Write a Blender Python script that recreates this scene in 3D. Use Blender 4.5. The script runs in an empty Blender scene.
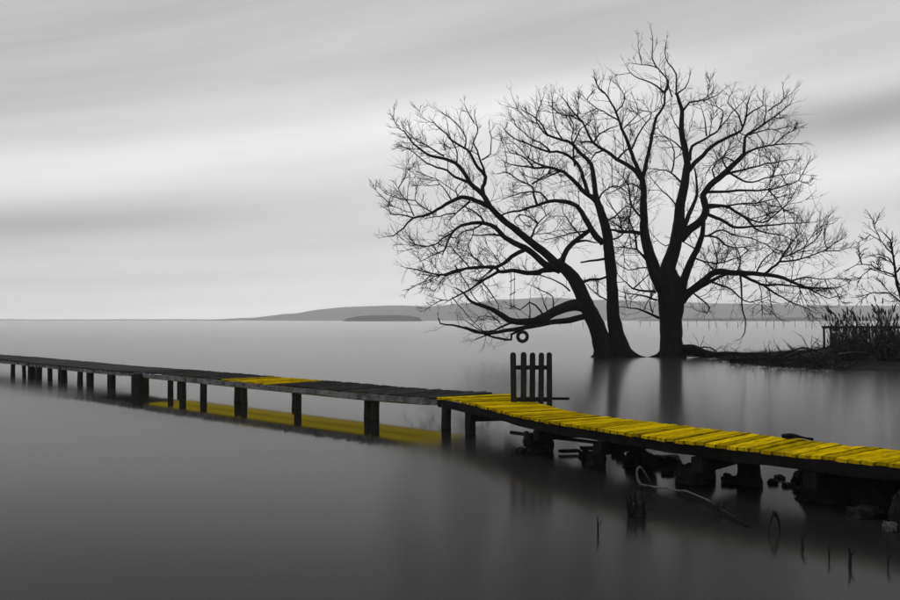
import bpy, math, random
from mathutils import Vector, Matrix, noise

# ------------------------------------------------------------------ camera, sky, sun, exposure
scene = bpy.context.scene
COL = scene.collection
H = 2.29            # eye height above the lake, m
F = 850.0           # focal length in pixels of the 900 px wide photograph
HZ = 320.0          # horizon row of the photograph

cam_data = bpy.data.cameras.new("camera")
cam = bpy.data.objects.new("camera", cam_data)
COL.objects.link(cam)
cam.location = (0, 0, H)
cam.rotation_euler = (math.pi / 2, 0, 0)
cam_data.sensor_width = 36.0
cam_data.lens = F / 900.0 * 36.0
cam_data.shift_y = 20.0 / 900.0
cam_data.clip_start = 0.1
cam_data.clip_end = 40000.0
scene.camera = cam

scene.view_settings.view_transform = 'Standard'
scene.view_settings.look = 'None'
scene.view_settings.exposure = 0.0
scene.view_settings.gamma = 1.0
scene.view_settings.use_curve_mapping = False
scene.render.engine = 'CYCLES'
scene.cycles.use_denoising = True
scene.cycles.max_bounces = 6
scene.cycles.volume_bounces = 2
scene.cycles.caustics_reflective = True
scene.cycles.sample_clamp_indirect = 8.0


class Nodes:
    """small helper for building node graphs"""
    def __init__(self, tree):
        self.t = tree
        self.n = tree.nodes
        self.l = tree.links

    def new(self, kind, **kw):
        nd = self.n.new(kind)
        for k, v in kw.items():
            setattr(nd, k, v)
        return nd

    def put(self, sock, val):
        if val is None:
            return
        if isinstance(val, bpy.types.NodeSocket):
            self.l.new(val, sock)
        else:
            sock.default_value = val

    def math(self, op, a, b=None, c=None, clamp=False):
        nd = self.new('ShaderNodeMath', operation=op)
        nd.use_clamp = clamp
        self.put(nd.inputs[0], a)
        self.put(nd.inputs[1], b)
        if c is not None:
            self.put(nd.inputs[2], c)
        return nd.outputs[0]

    def ramp(self, fac, stops, interp='LINEAR'):
        nd = self.new('ShaderNodeValToRGB')
        cr = nd.color_ramp
        cr.interpolation = interp
        while len(cr.elements) < len(stops):
            cr.elements.new(0.5)
        for e, (p, c) in zip(cr.elements, stops):
            e.position = p
            e.color = (c, c, c, 1) if not isinstance(c, (tuple, list)) else (*c, 1)
        self.put(nd.inputs[0], fac)
        return nd.outputs[0]

    def noise(self, vec, scale, detail=3, rough=0.55, dist=0.0):
        nd = self.new('ShaderNodeTexNoise')
        if vec is not None:
            self.l.new(vec, nd.inputs['Vector'])
        nd.inputs['Scale'].default_value = scale
        nd.inputs['Detail'].default_value = detail
        nd.inputs['Roughness'].default_value = rough
        nd.inputs['Distortion'].default_value = dist
        return nd.outputs['Fac']

    def combine(self, x, y, z):
        nd = self.new('ShaderNodeCombineXYZ')
        for s, v in zip(nd.inputs, (x, y, z)):
            self.put(s, v)
        return nd.outputs[0]

    def mix(self, fac, a, b):
        nd = self.new('ShaderNodeMix', data_type='RGBA')
        self.put(nd.inputs[0], fac)
        self.put(nd.inputs[6], a)
        self.put(nd.inputs[7], b)
        return nd.outputs[2]


SUN_EL, SUN_AZ = 56.0, -24.0      # a veiled sun behind the cloud, up over the lake

world = bpy.data.worlds.new("World")
scene.world = world
world.use_nodes = True
W = Nodes(world.node_tree)
W.n.clear()
wout = W.new('ShaderNodeOutputWorld')
bg = W.new('ShaderNodeBackground')
W.l.new(bg.outputs[0], wout.inputs[0])
tc = W.new('ShaderNodeTexCoord')
sep = W.new('ShaderNodeSeparateXYZ')
W.l.new(tc.outputs['Generated'], sep.inputs[0])
dx, dy, dz = sep.outputs
hyp = W.math('SQRT', W.math('ADD', W.math('ADD', W.math('MULTIPLY', dx, dx), W.math('MULTIPLY', dy, dy)), 1e-4))
u = W.math('DIVIDE', dx, hyp)
e = W.math('DIVIDE', W.math('MAXIMUM', dz, 0.0), hyp)
# streaked cloud deck drawn out by the long exposure: t is constant along a streak
t = W.math('DIVIDE', e, W.math('MULTIPLY_ADD', u, 0.56, 0.83))
wn = W.noise(W.combine(W.math('MULTIPLY', u, 1.6), W.math('MULTIPLY', t, 2.0), dy), 1.3, 2, 0.5)
t2 = W.math('ADD', t, W.math('MULTIPLY', W.math('SUBTRACT', wn, 0.5), 0.07))
base = W.ramp(W.math('MULTIPLY', t2, 1.0, clamp=True),
              [(0.0, 2.2), (.035, 1.7), (.075, 1.04), (.115, .80), (.185, .72), (.235, .77), (.28, .86), (.335, .69), (.40, .58), (.52, .48), (1.0, .45)], 'EASE')
val = base


def cloud(val, amp, u0, t0, su, st):
    a = W.math('POWER', W.math('DIVIDE', W.math('SUBTRACT', u, u0), su), 2.0)
    b = W.math('POWER', W.math('DIVIDE', W.math('SUBTRACT', t2, t0), st), 2.0)
    g = W.math('EXPONENT', W.math('MULTIPLY', W.math('ADD', a, b), -1.0))
    return W.math('MULTIPLY_ADD', g, amp, val)


for c in ((-.36, -.44, .160, .24, .032), (.12, -.42, .235, .26, .034), (.05, .0, .28, .25, .03),
          (-.38, .45, .195, .15, .025), (.20, .42, .142, .18, .028), (-.16, .47, .086, .16, .032),
          (.08, .38, .230, .10, .014), (-.26, .46, .275, .20, .040), (-.10, -.10, .115, .16, .028),
          (-.10, -.47, .42, .2, .08), (-.10, .10, .37, .2, .04), (-.16, .36, .335, .25, .05)):
    val = cloud(val, *c)
st_v = W.combine(W.math('MULTIPLY', u, 1.5), W.math('MULTIPLY', t, 8.0), W.math('MULTIPLY', dy, 0.8))
n1 = W.noise(st_v, 1.7, 3, 0.5, 0.4)
val = W.math('MULTIPLY_ADD', W.math('SUBTRACT', n1, 0.5), 0.20, val)
st_v2 = W.combine(W.math('MULTIPLY', u, 2.5), W.math('MULTIPLY', t, 42.0), W.math('MULTIPLY', dy, 1.4))
n2 = W.noise(st_v2, 1.6, 2, 0.5, 0.3)
val = W.math('MULTIPLY_ADD', W.math('SUBTRACT', n2, 0.5), 0.08, val)
# daylight behind the cloud: the sky model's own brightness, without colour (monochrome photograph)
sky = W.new('ShaderNodeTexSky', sky_type='NISHITA')
sky.sun_disc = False
sky.sun_elevation = math.radians(SUN_EL)
sky.sun_rotation = math.radians(SUN_AZ)
bw = W.new('ShaderNodeRGBToBW')
W.l.new(sky.outputs[0], bw.inputs[0])
val = W.math('MULTIPLY_ADD', bw.outputs[0], 0.012, W.math('MULTIPLY', val, 0.97))
W.l.new(val, bg.inputs['Color'])
bg.inputs['Strength'].default_value = 1.0

sun_data = bpy.data.lights.new("sun", 'SUN')
sun_data.energy = 0.8
sun_data.angle = math.radians(16)
sun_data.color = (1.0, 0.99, 0.97)
sun = bpy.data.objects.new("sun", sun_data)
COL.objects.link(sun)
sd = Vector((math.sin(math.radians(SUN_AZ)) * math.cos(math.radians(SUN_EL)),
             math.cos(math.radians(SUN_AZ)) * math.cos(math.radians(SUN_EL)),
             math.sin(math.radians(SUN_EL))))
sun.rotation_euler = sd.to_track_quat('Z', 'Y').to_euler()
sun.location = sd * 60

# ------------------------------------------------------------------ helpers
RND = random.Random(7)


def P(x, y, Z):
    """photo pixel at distance Z -> world point"""
    return Vector(((x - 450.0) / F * Z, Z, H - (y - HZ) / F * Z))


def onwater(x, y, z=0.0):
    """world point of height z that photo pixel (x, y) shows"""
    Z = F * (H - z) / (y - HZ)
    return P(x, y, Z)


def link(o, parent=None):
    COL.objects.link(o)
    if parent is not None:
        o.parent = parent
    return o


def tag(o, label=None, cat=None, group=None, kind=None):
    if label: o["label"] = label
    if cat: o["category"] = cat
    if group: o["group"] = group
    if kind: o["kind"] = kind
    return o


def empty(name, loc=(0, 0, 0)):
    o = bpy.data.objects.new(name, None)
    o.empty_display_size = 0.3
    o.location = loc
    link(o)
    return o


class MB:
    """collects geometry in world coordinates"""
    def __init__(self):
        self.v = []
        self.f = []

    def tube(self, pts, radii, sides=5, rough=0.0, cap=True, seed=0.0):
        n = len(pts)
        b = len(self.v)
        tan = []
        for i in range(n):
            a = pts[max(0, i - 1)]
            c = pts[min(n - 1, i + 1)]
            d = c - a
            tan.append(d.normalized() if d.length > 1e-9 else Vector((0, 0, 1)))
        ref = Vector((0, 1, 0)) if abs(tan[0].y) < 0.9 else Vector((1, 0, 0))
        nx = tan[0].cross(ref).normalized()
        for i in range(n):
            nx = (nx - tan[i] * nx.dot(tan[i]))
            nx = nx.normalized() if nx.length > 1e-9 else tan[i].orthogonal().normalized()
            ny = tan[i].cross(nx)
            for k in range(sides):
                a = 2 * math.pi * k / sides
                r = radii[i]
                if rough:
                    q = Vector((math.cos(a) * 1.7, math.sin(a) * 1.7, i * 0.28)) + Vector((seed, 0, 0))
                    r *= 1 + rough * noise.noise(q * 1.6) + rough * .6 * noise.noise(Vector((math.cos(a) * 4, math.sin(a) * 4, i * .13 + seed)))
                self.v.append(pts[i] + nx * (math.cos(a) * r) + ny * (math.sin(a) * r))
        for i in range(n - 1):
            for k in range(sides):
                k2 = (k + 1) % sides
                self.f.append((b + i * sides + k, b + i * sides + k2, b + (i + 1) * sides + k2, b + (i + 1) * sides + k))
        if cap:
            self.f.append(tuple(b + k for k in range(sides))[::-1])
            self.f.append(tuple(b + (n - 1) * sides + k for k in range(sides)))

    def box(self, c, sx, sy, sz, rot=None, jit=0.0, rnd=RND):
        b = len(self.v)
        for ix in (-1, 1):
            for iy in (-1, 1):
                for iz in (-1, 1):
                    p = Vector((ix * sx / 2 + rnd.uniform(-jit, jit), iy * sy / 2 + rnd.uniform(-jit, jit), iz * sz / 2 + rnd.uniform(-jit, jit)))
                    if rot is not None:
                        p = rot @ p
                    self.v.append(Vector(c) + p)
        for q in ((0, 1, 3, 2), (4, 6, 7, 5), (0, 4, 5, 1), (2, 3, 7, 6), (0, 2, 6, 4), (1, 5, 7, 3)):
            self.f.append(tuple(b + i for i in q))

    def build(self, name, mat, parent=None, smooth=False, origin=None):
        me = bpy.data.meshes.new(name)
        o = bpy.data.objects.new(name, me)
        org = Vector((0, 0, 0))
        if parent is not None:
            org = wloc(parent)
        elif origin is not None:
            org = Vector(origin)
            o.location = org
        me.from_pydata([tuple(p - org) for p in self.v], [], self.f)
        me.materials.append(mat)
        if smooth:
            me.polygons.foreach_set('use_smooth', [True] * len(me.polygons))
        me.update()
        link(o, parent)
        return o


def wloc(o):
    p = Vector((0, 0, 0))
    while o is not None:
        p += o.location
        o = o.parent
    return p


def smooth_line(pts, step):
    """Catmull-Rom through points, sampled about every `step`"""
    if len(pts) == 2:
        n = max(2, int((pts[1] - pts[0]).length / step))
        return [pts[0].lerp(pts[1], i / n) for i in range(n + 1)]
    out = []
    for i in range(len(pts) - 1):
        p0 = pts[max(0, i - 1)]; p1 = pts[i]; p2 = pts[i + 1]; p3 = pts[min(len(pts) - 1, i + 2)]
        n = max(1, int(round((p2 - p1).length / step)))
        for k in range(n):
            s = k / n
            out.append(0.5 * ((2 * p1) + (p2 - p0) * s + (2 * p0 - 5 * p1 + 4 * p2 - p3) * s * s + (3 * p1 - p0 - 3 * p2 + p3) * s ** 3))
    out.append(pts[-1].copy())
    return out


# ------------------------------------------------------------------ materials (a monochrome photograph: greys, one yellow paint)
def make_mat(name, dark, light, scale=3.0, rough=0.8, bump=0.2, stretch=(1, 1, 1), rand=0.0, spec=0.3, metallic=0.0, coords='Object', detail=5, bump_dist=0.02):
    m = bpy.data.materials.new(name)
    m.use_nodes = True
    N = Nodes(m.node_tree)
    bsdf = N.n['Principled BSDF']
    tcn = N.new('ShaderNodeTexCoord')
    mp = N.new('ShaderNodeMapping')
    mp.inputs['Scale'].default_value = stretch
    N.l.new(tcn.outputs[coords], mp.inputs[0])
    vec = mp.outputs[0]
    info = N.new('ShaderNodeObjectInfo')
    add = N.new('ShaderNodeVectorMath', operation='ADD')
    N.l.new(vec, add.inputs[0])
    sc = N.new('ShaderNodeVectorMath', operation='SCALE')
    sc.inputs[0].default_value = (37.0, 19.0, 53.0)
    N.l.new(info.outputs['Random'], sc.inputs['Scale'])
    N.l.new(sc.outputs[0], add.inputs[1])
    vec = add.outputs[0]
    n = N.noise(vec, scale, detail, 0.6, 0.3)
    c = N.ramp(n, [(0.32, dark), (0.68, light)])
    if rand:
        k = N.math('MULTIPLY_ADD', info.outputs['Random'], 2 * rand, 1 - rand)
        vm = N.new('ShaderNodeVectorMath', operation='SCALE')
        N.l.new(c, vm.inputs[0])
        N.l.new(k, vm.inputs['Scale'])
        c = vm.outputs[0]
    N.l.new(c, bsdf.inputs['Base Color'])
    bsdf.inputs['Roughness'].default_value = rough
    bsdf.inputs['Specular IOR Level'].default_value = spec
    bsdf.inputs['Metallic'].default_value = metallic
    if bump:
        bn = N.new('ShaderNodeBump')
        bn.inputs['Strength'].default_value = bump
        bn.inputs['Distance'].default_value = bump_dist
        N.l.new(N.noise(vec, scale * 2.5, 6, 0.65), bn.inputs['Height'])
        N.l.new(bn.outputs[0], bsdf.inputs['Normal'])
    return m


M_BARK = make_mat('bark', .003, .011, 2.2, .9, .5, (3, 3, .6), spec=.1, bump_dist=.06)
M_TWIG = make_mat('twig_bark', .004, .009, 3, .9, 0, spec=.1)
M_DECK = make_mat('weathered_plank', .008, .045, 5, .85, .35, (7, 1, 1), rand=.55, spec=.15)
M_YEL = make_mat('yellow_paint', (.28, .192, .002), (.68, .475, .003), 4, .8, .6, (8, 1, 1), rand=.38, spec=.0, detail=8)
# worn paint: grime and bare grey wood showing in scattered flecks
N = Nodes(M_YEL.node_tree)
_b = N.n['Principled BSDF']
_c = _b.inputs['Base Color'].links[0].from_socket
_tc = N.new('ShaderNodeTexCoord')
_oi = N.new('ShaderNodeObjectInfo')
_mp = N.new('ShaderNodeMapping')
_mp.inputs['Scale'].default_value = (5, 1.3, 5)
N.l.new(_tc.outputs['Object'], _mp.inputs[0])
_ad = N.new('ShaderNodeVectorMath', operation='ADD')
N.l.new(_mp.outputs[0], _ad.inputs[0])
N.l.new(N.combine(N.math('MULTIPLY', _oi.outputs['Random'], 91.0), N.math('MULTIPLY', _oi.outputs['Random'], 37.0), 0.0), _ad.inputs[1])
_dirt = N.ramp(N.noise(_ad.outputs[0], 2.2, 6, .7), [(.54, 0.0), (.70, .85)])
_c = N.mix(_dirt, _c, (.035, .026, .004, 1))
_bare = N.ramp(N.noise(_ad.outputs[0], 7.0, 4, .6), [(.68, 0.0), (.74, .9)])
_c = N.mix(_bare, _c, (.55, .45, .16, 1))
# dark worn arrises where the paint has gone along the plank edges
_sx = N.new('ShaderNodeSeparateXYZ')
N.l.new(_tc.outputs['Object'], _sx.inputs[0])
_ed = N.new('ShaderNodeMapRange')
N.l.new(N.math('ADD', N.math('ABSOLUTE', _sx.outputs[0]), N.math('MULTIPLY_ADD', N.noise(_ad.outputs[0], 3.0, 3, .6), .05, -.025)), _ed.inputs['Value'])
_ed.inputs['From Min'].default_value = .055
_ed.inputs['From Max'].default_value = .072
_ed.inputs['To Max'].default_value = .75
_c = N.mix(_ed.outputs[0], _c, (.03, .022, .004, 1))
N.l.new(_c, _b.inputs['Base Color'])
M_ADDED_SHEET = bpy.data.materials.new('added_translucent_sheet')  # added sheeting that passes daylight to make the yellow reflection in the water
M_ADDED_SHEET.use_nodes = True
N = Nodes(M_ADDED_SHEET.node_tree)
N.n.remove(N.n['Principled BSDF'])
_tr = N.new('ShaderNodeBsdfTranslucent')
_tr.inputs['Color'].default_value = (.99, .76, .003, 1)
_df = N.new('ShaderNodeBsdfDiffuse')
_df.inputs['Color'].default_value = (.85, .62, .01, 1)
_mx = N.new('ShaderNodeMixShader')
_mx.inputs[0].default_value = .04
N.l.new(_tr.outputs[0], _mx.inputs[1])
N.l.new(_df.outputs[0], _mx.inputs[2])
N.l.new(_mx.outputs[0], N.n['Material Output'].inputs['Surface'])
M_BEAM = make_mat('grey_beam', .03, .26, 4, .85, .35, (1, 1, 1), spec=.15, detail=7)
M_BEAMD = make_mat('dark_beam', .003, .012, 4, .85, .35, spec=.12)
M_POST = make_mat('wet_post', .003, .012, 5, .75, .3, (1, 1, .3), spec=.2)
M_GATE = make_mat('gate_wood', .010, .022, 7, .85, .25, (3, 3, .4), rand=.15, spec=.15)
M_ROCK = make_mat('wet_rock', .003, .012, 4, .8, .6, spec=.15)
M_RUB = make_mat('rubber', .008, .013, 10, .8, .1, spec=.2)
M_ROPE = make_mat('rope', .03, .06, 20, .9, 0)
M_PALE = make_mat('bleached_wood', .02, .15, 14, .85, .4, rand=.1)
M_SOIL = make_mat('soil', .003, .012, 1.2, .95, .6, spec=.1, bump_dist=.08)
M_GRASS = make_mat('dry_grass', .008, .035, 2, .9, 0, spec=.1)
M_REED = make_mat('reed', .012, .045, 2, .9, 0, spec=.1)
M_HILL = make_mat('far_hillside', .02, .07, .004, .95, 0, coords='Object', spec=0)
M_ISLE = make_mat('island_wood', .015, .05, .03, .95, 0, coords='Object', spec=0)
M_STAKE = make_mat('stake', .02, .04, 2, .9, 0)

# water: still lake smoothed by a long exposure
mw = bpy.data.materials.new('lake_water')
mw.use_nodes = True
N = Nodes(mw.node_tree)
N.n.remove(N.n['Principled BSDF'])
wo = N.n['Material Output']
tcn = N.new('ShaderNodeTexCoord')
mp = N.new('ShaderNodeMapping')
mp.inputs['Scale'].default_value = (.02, .09, 1)
N.l.new(tcn.outputs['Object'], mp.inputs[0])
rn = N.noise(mp.outputs[0], 1.0, 3, .5)
# ruffled everywhere except the glassy lee strip along the outer jetty
sxyz = N.new('ShaderNodeSeparateXYZ')
N.l.new(tcn.outputs['Object'], sxyz.inputs[0])
# signed distance to the jetty's near edge, positive beyond it
dist = N.math('ADD', N.math('MULTIPLY', N.math('ADD', sxyz.outputs[0], .3), .690), N.math('MULTIPLY', N.math('ADD', sxyz.outputs[1], -18.2), .724))
along = N.math('ADD', N.math('MULTIPLY', N.math('ADD', sxyz.outputs[0], .3), -.724), N.math('MULTIPLY', N.math('ADD', sxyz.outputs[1], -18.2), .690))
wob = N.math('MULTIPLY_ADD', N.noise(tcn.outputs['Object'], .35, 2, .5), 1.0, -.5)
lee = N.math('ABSOLUTE', N.math('ADD', N.math('ADD', dist, .7), wob))
mr1 = N.new('ShaderNodeMapRange'); mr1.interpolation_type = 'SMOOTHSTEP'
N.l.new(lee, mr1.inputs['Value'])
mr1.inputs['From Min'].default_value = 2.0; mr1.inputs['From Max'].default_value = 3.6
mr2 = N.new('ShaderNodeMapRange'); mr2.interpolation_type = 'SMOOTHSTEP'
N.l.new(along, mr2.inputs['Value'])
mr2.inputs['From Min'].default_value = -.4; mr2.inputs['From Max'].default_value = -2.2
mr3 = N.new('ShaderNodeMapRange'); mr3.interpolation_type = 'SMOOTHSTEP'
N.l.new(along, mr3.inputs['Value'])
mr3.inputs['From Min'].default_value = 10.5; mr3.inputs['From Max'].default_value = 15.0
mr3.inputs['To Max'].default_value = .75
ruffle = N.math('MAXIMUM', N.math('MAXIMUM', mr1.outputs[0], mr2.outputs[0]), mr3.outputs[0])
wrough = N.math('ADD', N.math('MULTIPLY', rn, .03), N.math('MULTIPLY_ADD', ruffle, .105, .042))
dif = N.new('ShaderNodeBsdfDiffuse')
dif.inputs['Color'].default_value = (.012, .012, .012, 1)
glo = N.new('ShaderNodeBsdfGlossy')
glo.distribution = 'GGX'
glo.inputs['Color'].default_value = (.74, .74, .74, 1)
N.l.new(wrough, glo.inputs['Roughness'])
fre = N.new('ShaderNodeFresnel')
fre.inputs['IOR'].default_value = 1.185
mixs = N.new('ShaderNodeMixShader')
N.l.new(fre.outputs[0], mixs.inputs[0])
N.l.new(dif.outputs[0], mixs.inputs[1])
N.l.new(glo.outputs[0], mixs.inputs[2])
N.l.new(mixs.outputs[0], wo.inputs['Surface'])
M_WATER = mw

# ------------------------------------------------------------------ water
S = 5500.0
m = MB()
m.v = [Vector((-S, -200, 0)), Vector((S, -200, 0)), Vector((S, S, 0)), Vector((-S, S, 0))]
m.f = [(0, 1, 2, 3)]
tag(m.build('lake_water', M_WATER), kind='structure')


# ------------------------------------------------------------------ far shore
def ridge(name, prof, Z, depth, mat, rough_px, seed, step=4.0, rows=7):
    """a hill whose skyline is prof [(px x, px y)], at distance Z with real depth"""
    xs = []
    x = prof[0][0]
    while x <= prof[-1][0]:
        xs.append(x)
        x += step
    m = MB()

    def hgt(x):
        for (xa, ya), (xb, yb) in zip(prof, prof[1:]):
            if xa <= x <= xb:
                k = (x - xa) / (xb - xa)
                k = k * k * (3 - 2 * k)
                return HZ - (ya + (yb - ya) * k)
        return 0
    for j in range(rows):
        q = j / (rows - 1)
        prf = math.sin(q * math.pi) ** .75
        for x in xs:
            h = hgt(x) / F * Z
            X = (x - 450) / F * Z
            Y = Z - depth * .5 + depth * q + 25 * noise.noise(Vector((X * .004, q * 3, seed)))
            r = noise.noise(Vector((X * .02 / (Z / 1500), q * 2.3, seed))) * .6 + noise.noise(Vector((X * .06 / (Z / 1500), q * 5, seed + 9))) * .4
            z = prf * h * (1 + .05 * noise.noise(Vector((X * .002, q * 4, seed)))) + r * rough_px / F * Z * prf
            if j in (0, rows - 1):
                z = -2.0
            m.v.append(Vector((X, Y, max(z, -2.0))))
    nx = len(xs)
    for j in range(rows - 1):
        for i in range(nx - 1):
            m.f.append((j * nx + i, j * nx + i + 1, (j + 1) * nx + i + 1, (j + 1) * nx + i))
    return m.build(name, mat, smooth=True)


tag(ridge('hills', [(225, 320), (262, 317.0), (300, 313), (330, 308), (345, 306.5), (390, 305), (430, 305.5), (465, 303),
                    (510, 299), (547, 297), (600, 299), (660, 301), (720, 303), (780, 304), (840, 305), (900, 305), (980, 305), (1100, 307), (1300, 311)],
          4200, 1500, M_HILL, .7, 3.0), kind='structure')
tag(ridge('far_shore', [(-420, 320), (-380, 318.6), (-100, 318.9), (60, 319.0), (180, 318.8), (290, 319.2), (330, 320)], 5200, 600, M_HILL, .5, 8.0, 3.0, 5), kind='structure')
tag(ridge('island', [(344, 320), (350, 316.5), (358, 315), (372, 314), (390, 314), (408, 314.5), (417, 316), (423, 320)], 1600, 130, M_ISLE, 1.1, 5.0, .6, 9), kind='structure')
tag(ridge('wooded_shore', [(640, 320), (670, 317.8), (720, 317.2), (800, 316.5), (860, 316), (960, 315), (1100, 314), (1300, 315)], 1900, 160, M_ISLE, .8, 15.0, 1.6, 7), kind='structure')

# fishing stakes far out
stake_pts = [(688, 327), (697, 326), (709, 328), (716, 326), (727, 327), (738, 327.5), (747, 326), (757, 327), (766, 326), (774, 328), (784, 327),
             (795, 326.5), (806, 327), (812, 328), (822, 326), (560, 326), (571, 325.5), (583, 327), (640, 326), (650, 326)]
for i, (x, y) in enumerate(stake_pts):
    p = onwater(x, y)
    m = MB()
    k = RND.uniform(1.7, 2.6)
    lean = RND.uniform(-.12, .12)
    pts = [Vector((0, 0, -.6)), Vector((lean * .2, 0, k * .4)), Vector((lean * .7, 0, k * .75)), Vector((lean, 0, k))]
    m.tube([q + Vector((p.x, p.y, 0)) for q in pts], [.09, .085, .075, .06], 6)
    tag(m.build('fishing_stake', M_STAKE, origin=(p.x, p.y, 0)), 'thin dark stake standing far out in the open lake', 'stake', 'fishing stakes far out in the lake')

# ------------------------------------------------------------------ land spit behind the trees' right
spit = MB()
nx, ny = 110, 34
# front waterline in pixels (from the tree eastwards) and back line
front = [(676, 356.5), (700, 358), (722, 361), (745, 365.5), (775, 367.5), (830, 370.5), (900, 373), (1010, 377), (1200, 384)]
back = [(676, 355), (700, 353), (730, 352), (770, 351), (830, 348), (900, 345), (1010, 340), (1200, 336)]


def interp(tab, x):
    for (xa, ya), (xb, yb) in zip(tab, tab[1:]):
        if xa <= x <= xb:
            return ya + (yb - ya) * (x - xa) / (xb - xa)
    return tab[-1][1]


def spit_point(a, q):
    x = 676 + a * (1200 - 676)
    f = onwater(x, interp(front, x)); bk = onwater(x, interp(back, x))
    p = f.lerp(bk, q)
    amp = min(1.0, (a / .38) ** 1.5)
    z = (.06 + .75 * amp) * math.sin(min(1, q * 1.15) * math.pi) ** .8 * (.55 + .5 * q) if q * 1.15 < 1 else 0
    z += .10 * noise.noise(Vector((p.x * .6, p.y * .5, 1))) * math.sin(q * math.pi) + .07 * noise.noise(Vector((p.x * 2.1, p.y * 1.7, 4))) * math.sin(q * math.pi)
    p.x += .25 * noise.noise(Vector((p.x * .5, q * 2, 7)))
    p.y += .5 * noise.noise(Vector((p.x * .45, q, 11)))
    p.z = z - .03 if 0 < q < 1 else -.25
    return p


for j in range(ny):
    for i in range(nx):
        spit.v.append(spit_point(i / (nx - 1), j / (ny - 1)))
for j in range(ny - 1):
    for i in range(nx - 1):
        spit.f.append((j * nx + i, j * nx + i + 1, (j + 1) * nx + i + 1, (j + 1) * nx + i))
tag(spit.build('land_spit', M_SOIL, smooth=True), kind='structure')

gr = MB()
r = random.Random(21)
for i in range(12000):
    a = r.random() ** .8 * .75
    q = r.uniform(.06, .8)
    p = spit_point(.04 + a, q)
    if p.z < .0 or noise.noise(Vector((p.x * .7, p.y * .5, 3))) < -.12:
        continue
    h = r.uniform(.08, .34) * (1.7 if noise.noise(Vector((p.x * .4, p.y * .4, 6))) > .2 else .8)
    d = Vector((r.uniform(-.7, .7), r.uniform(-.5, .5), 1)).normalized()
    w = r.uniform(.006, .014)
    b0 = len(gr.v)
    tip = p + d * h + Vector((r.uniform(-.1, .1), 0, -.02))
    gr.v += [p + Vector((-w, 0, -.03)), p + Vector((w, 0, -.03)), tip]
    gr.f.append((b0, b0 + 1, b0 + 2))
tag(gr.build('dry_grass', M_GRASS), 'dead dry grass covering the low dark spit of land', 'grass', kind='stuff')


# ------------------------------------------------------------------ trees
def twig(m, p, d, length, rad, rnd, lvl, up, droop=0.0):
    n = {-1: 9, 0: 5}.get(lvl, 4)
    pts = [p.copy()]
    rr = [rad]
    cur = p.copy()
    dd = d.normalized()
    curl = Vector((rnd.uniform(-1, 1), rnd.uniform(-1, 1), rnd.uniform(-1, 1))) * .07
    for i in range(n):
        dd = (dd + curl + Vector((rnd.uniform(-1, 1), rnd.uniform(-1, 1), rnd.uniform(-1, 1))) * .16 + Vector((0, 0, up - droop * i / n))).normalized()
        cur = cur + dd * (length / n)
        pts.append(cur.copy())
        rr.append(rad * (1 - .62 * (i + 1) / n))
    m.tube(pts, rr, 3, cap=False)
    if lvl < 2:
        ns = rnd.randint(4, 6) if lvl == -1 else rnd.randint(2, 4) if lvl == 0 else rnd.randint(1, 2)
        for k in range(ns):
            j = rnd.uniform(.2, .95) * n
            i0 = int(j)
            i0 = min(i0, n - 1)
            q = pts[i0].lerp(pts[i0 + 1], j - i0)
            t0 = (pts[i0 + 1] - pts[i0]).normalized()
            side = t0.cross(Vector((rnd.uniform(-1, 1), rnd.uniform(-1, 1), rnd.uniform(-1, 1)))).normalized()
            twig(m, q, t0 + side * rnd.uniform(.4, .9), length * rnd.uniform(.4, .75) * (.8 if lvl < 0 else 1), rad * .62, rnd, lvl + 1, up, droop)


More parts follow.
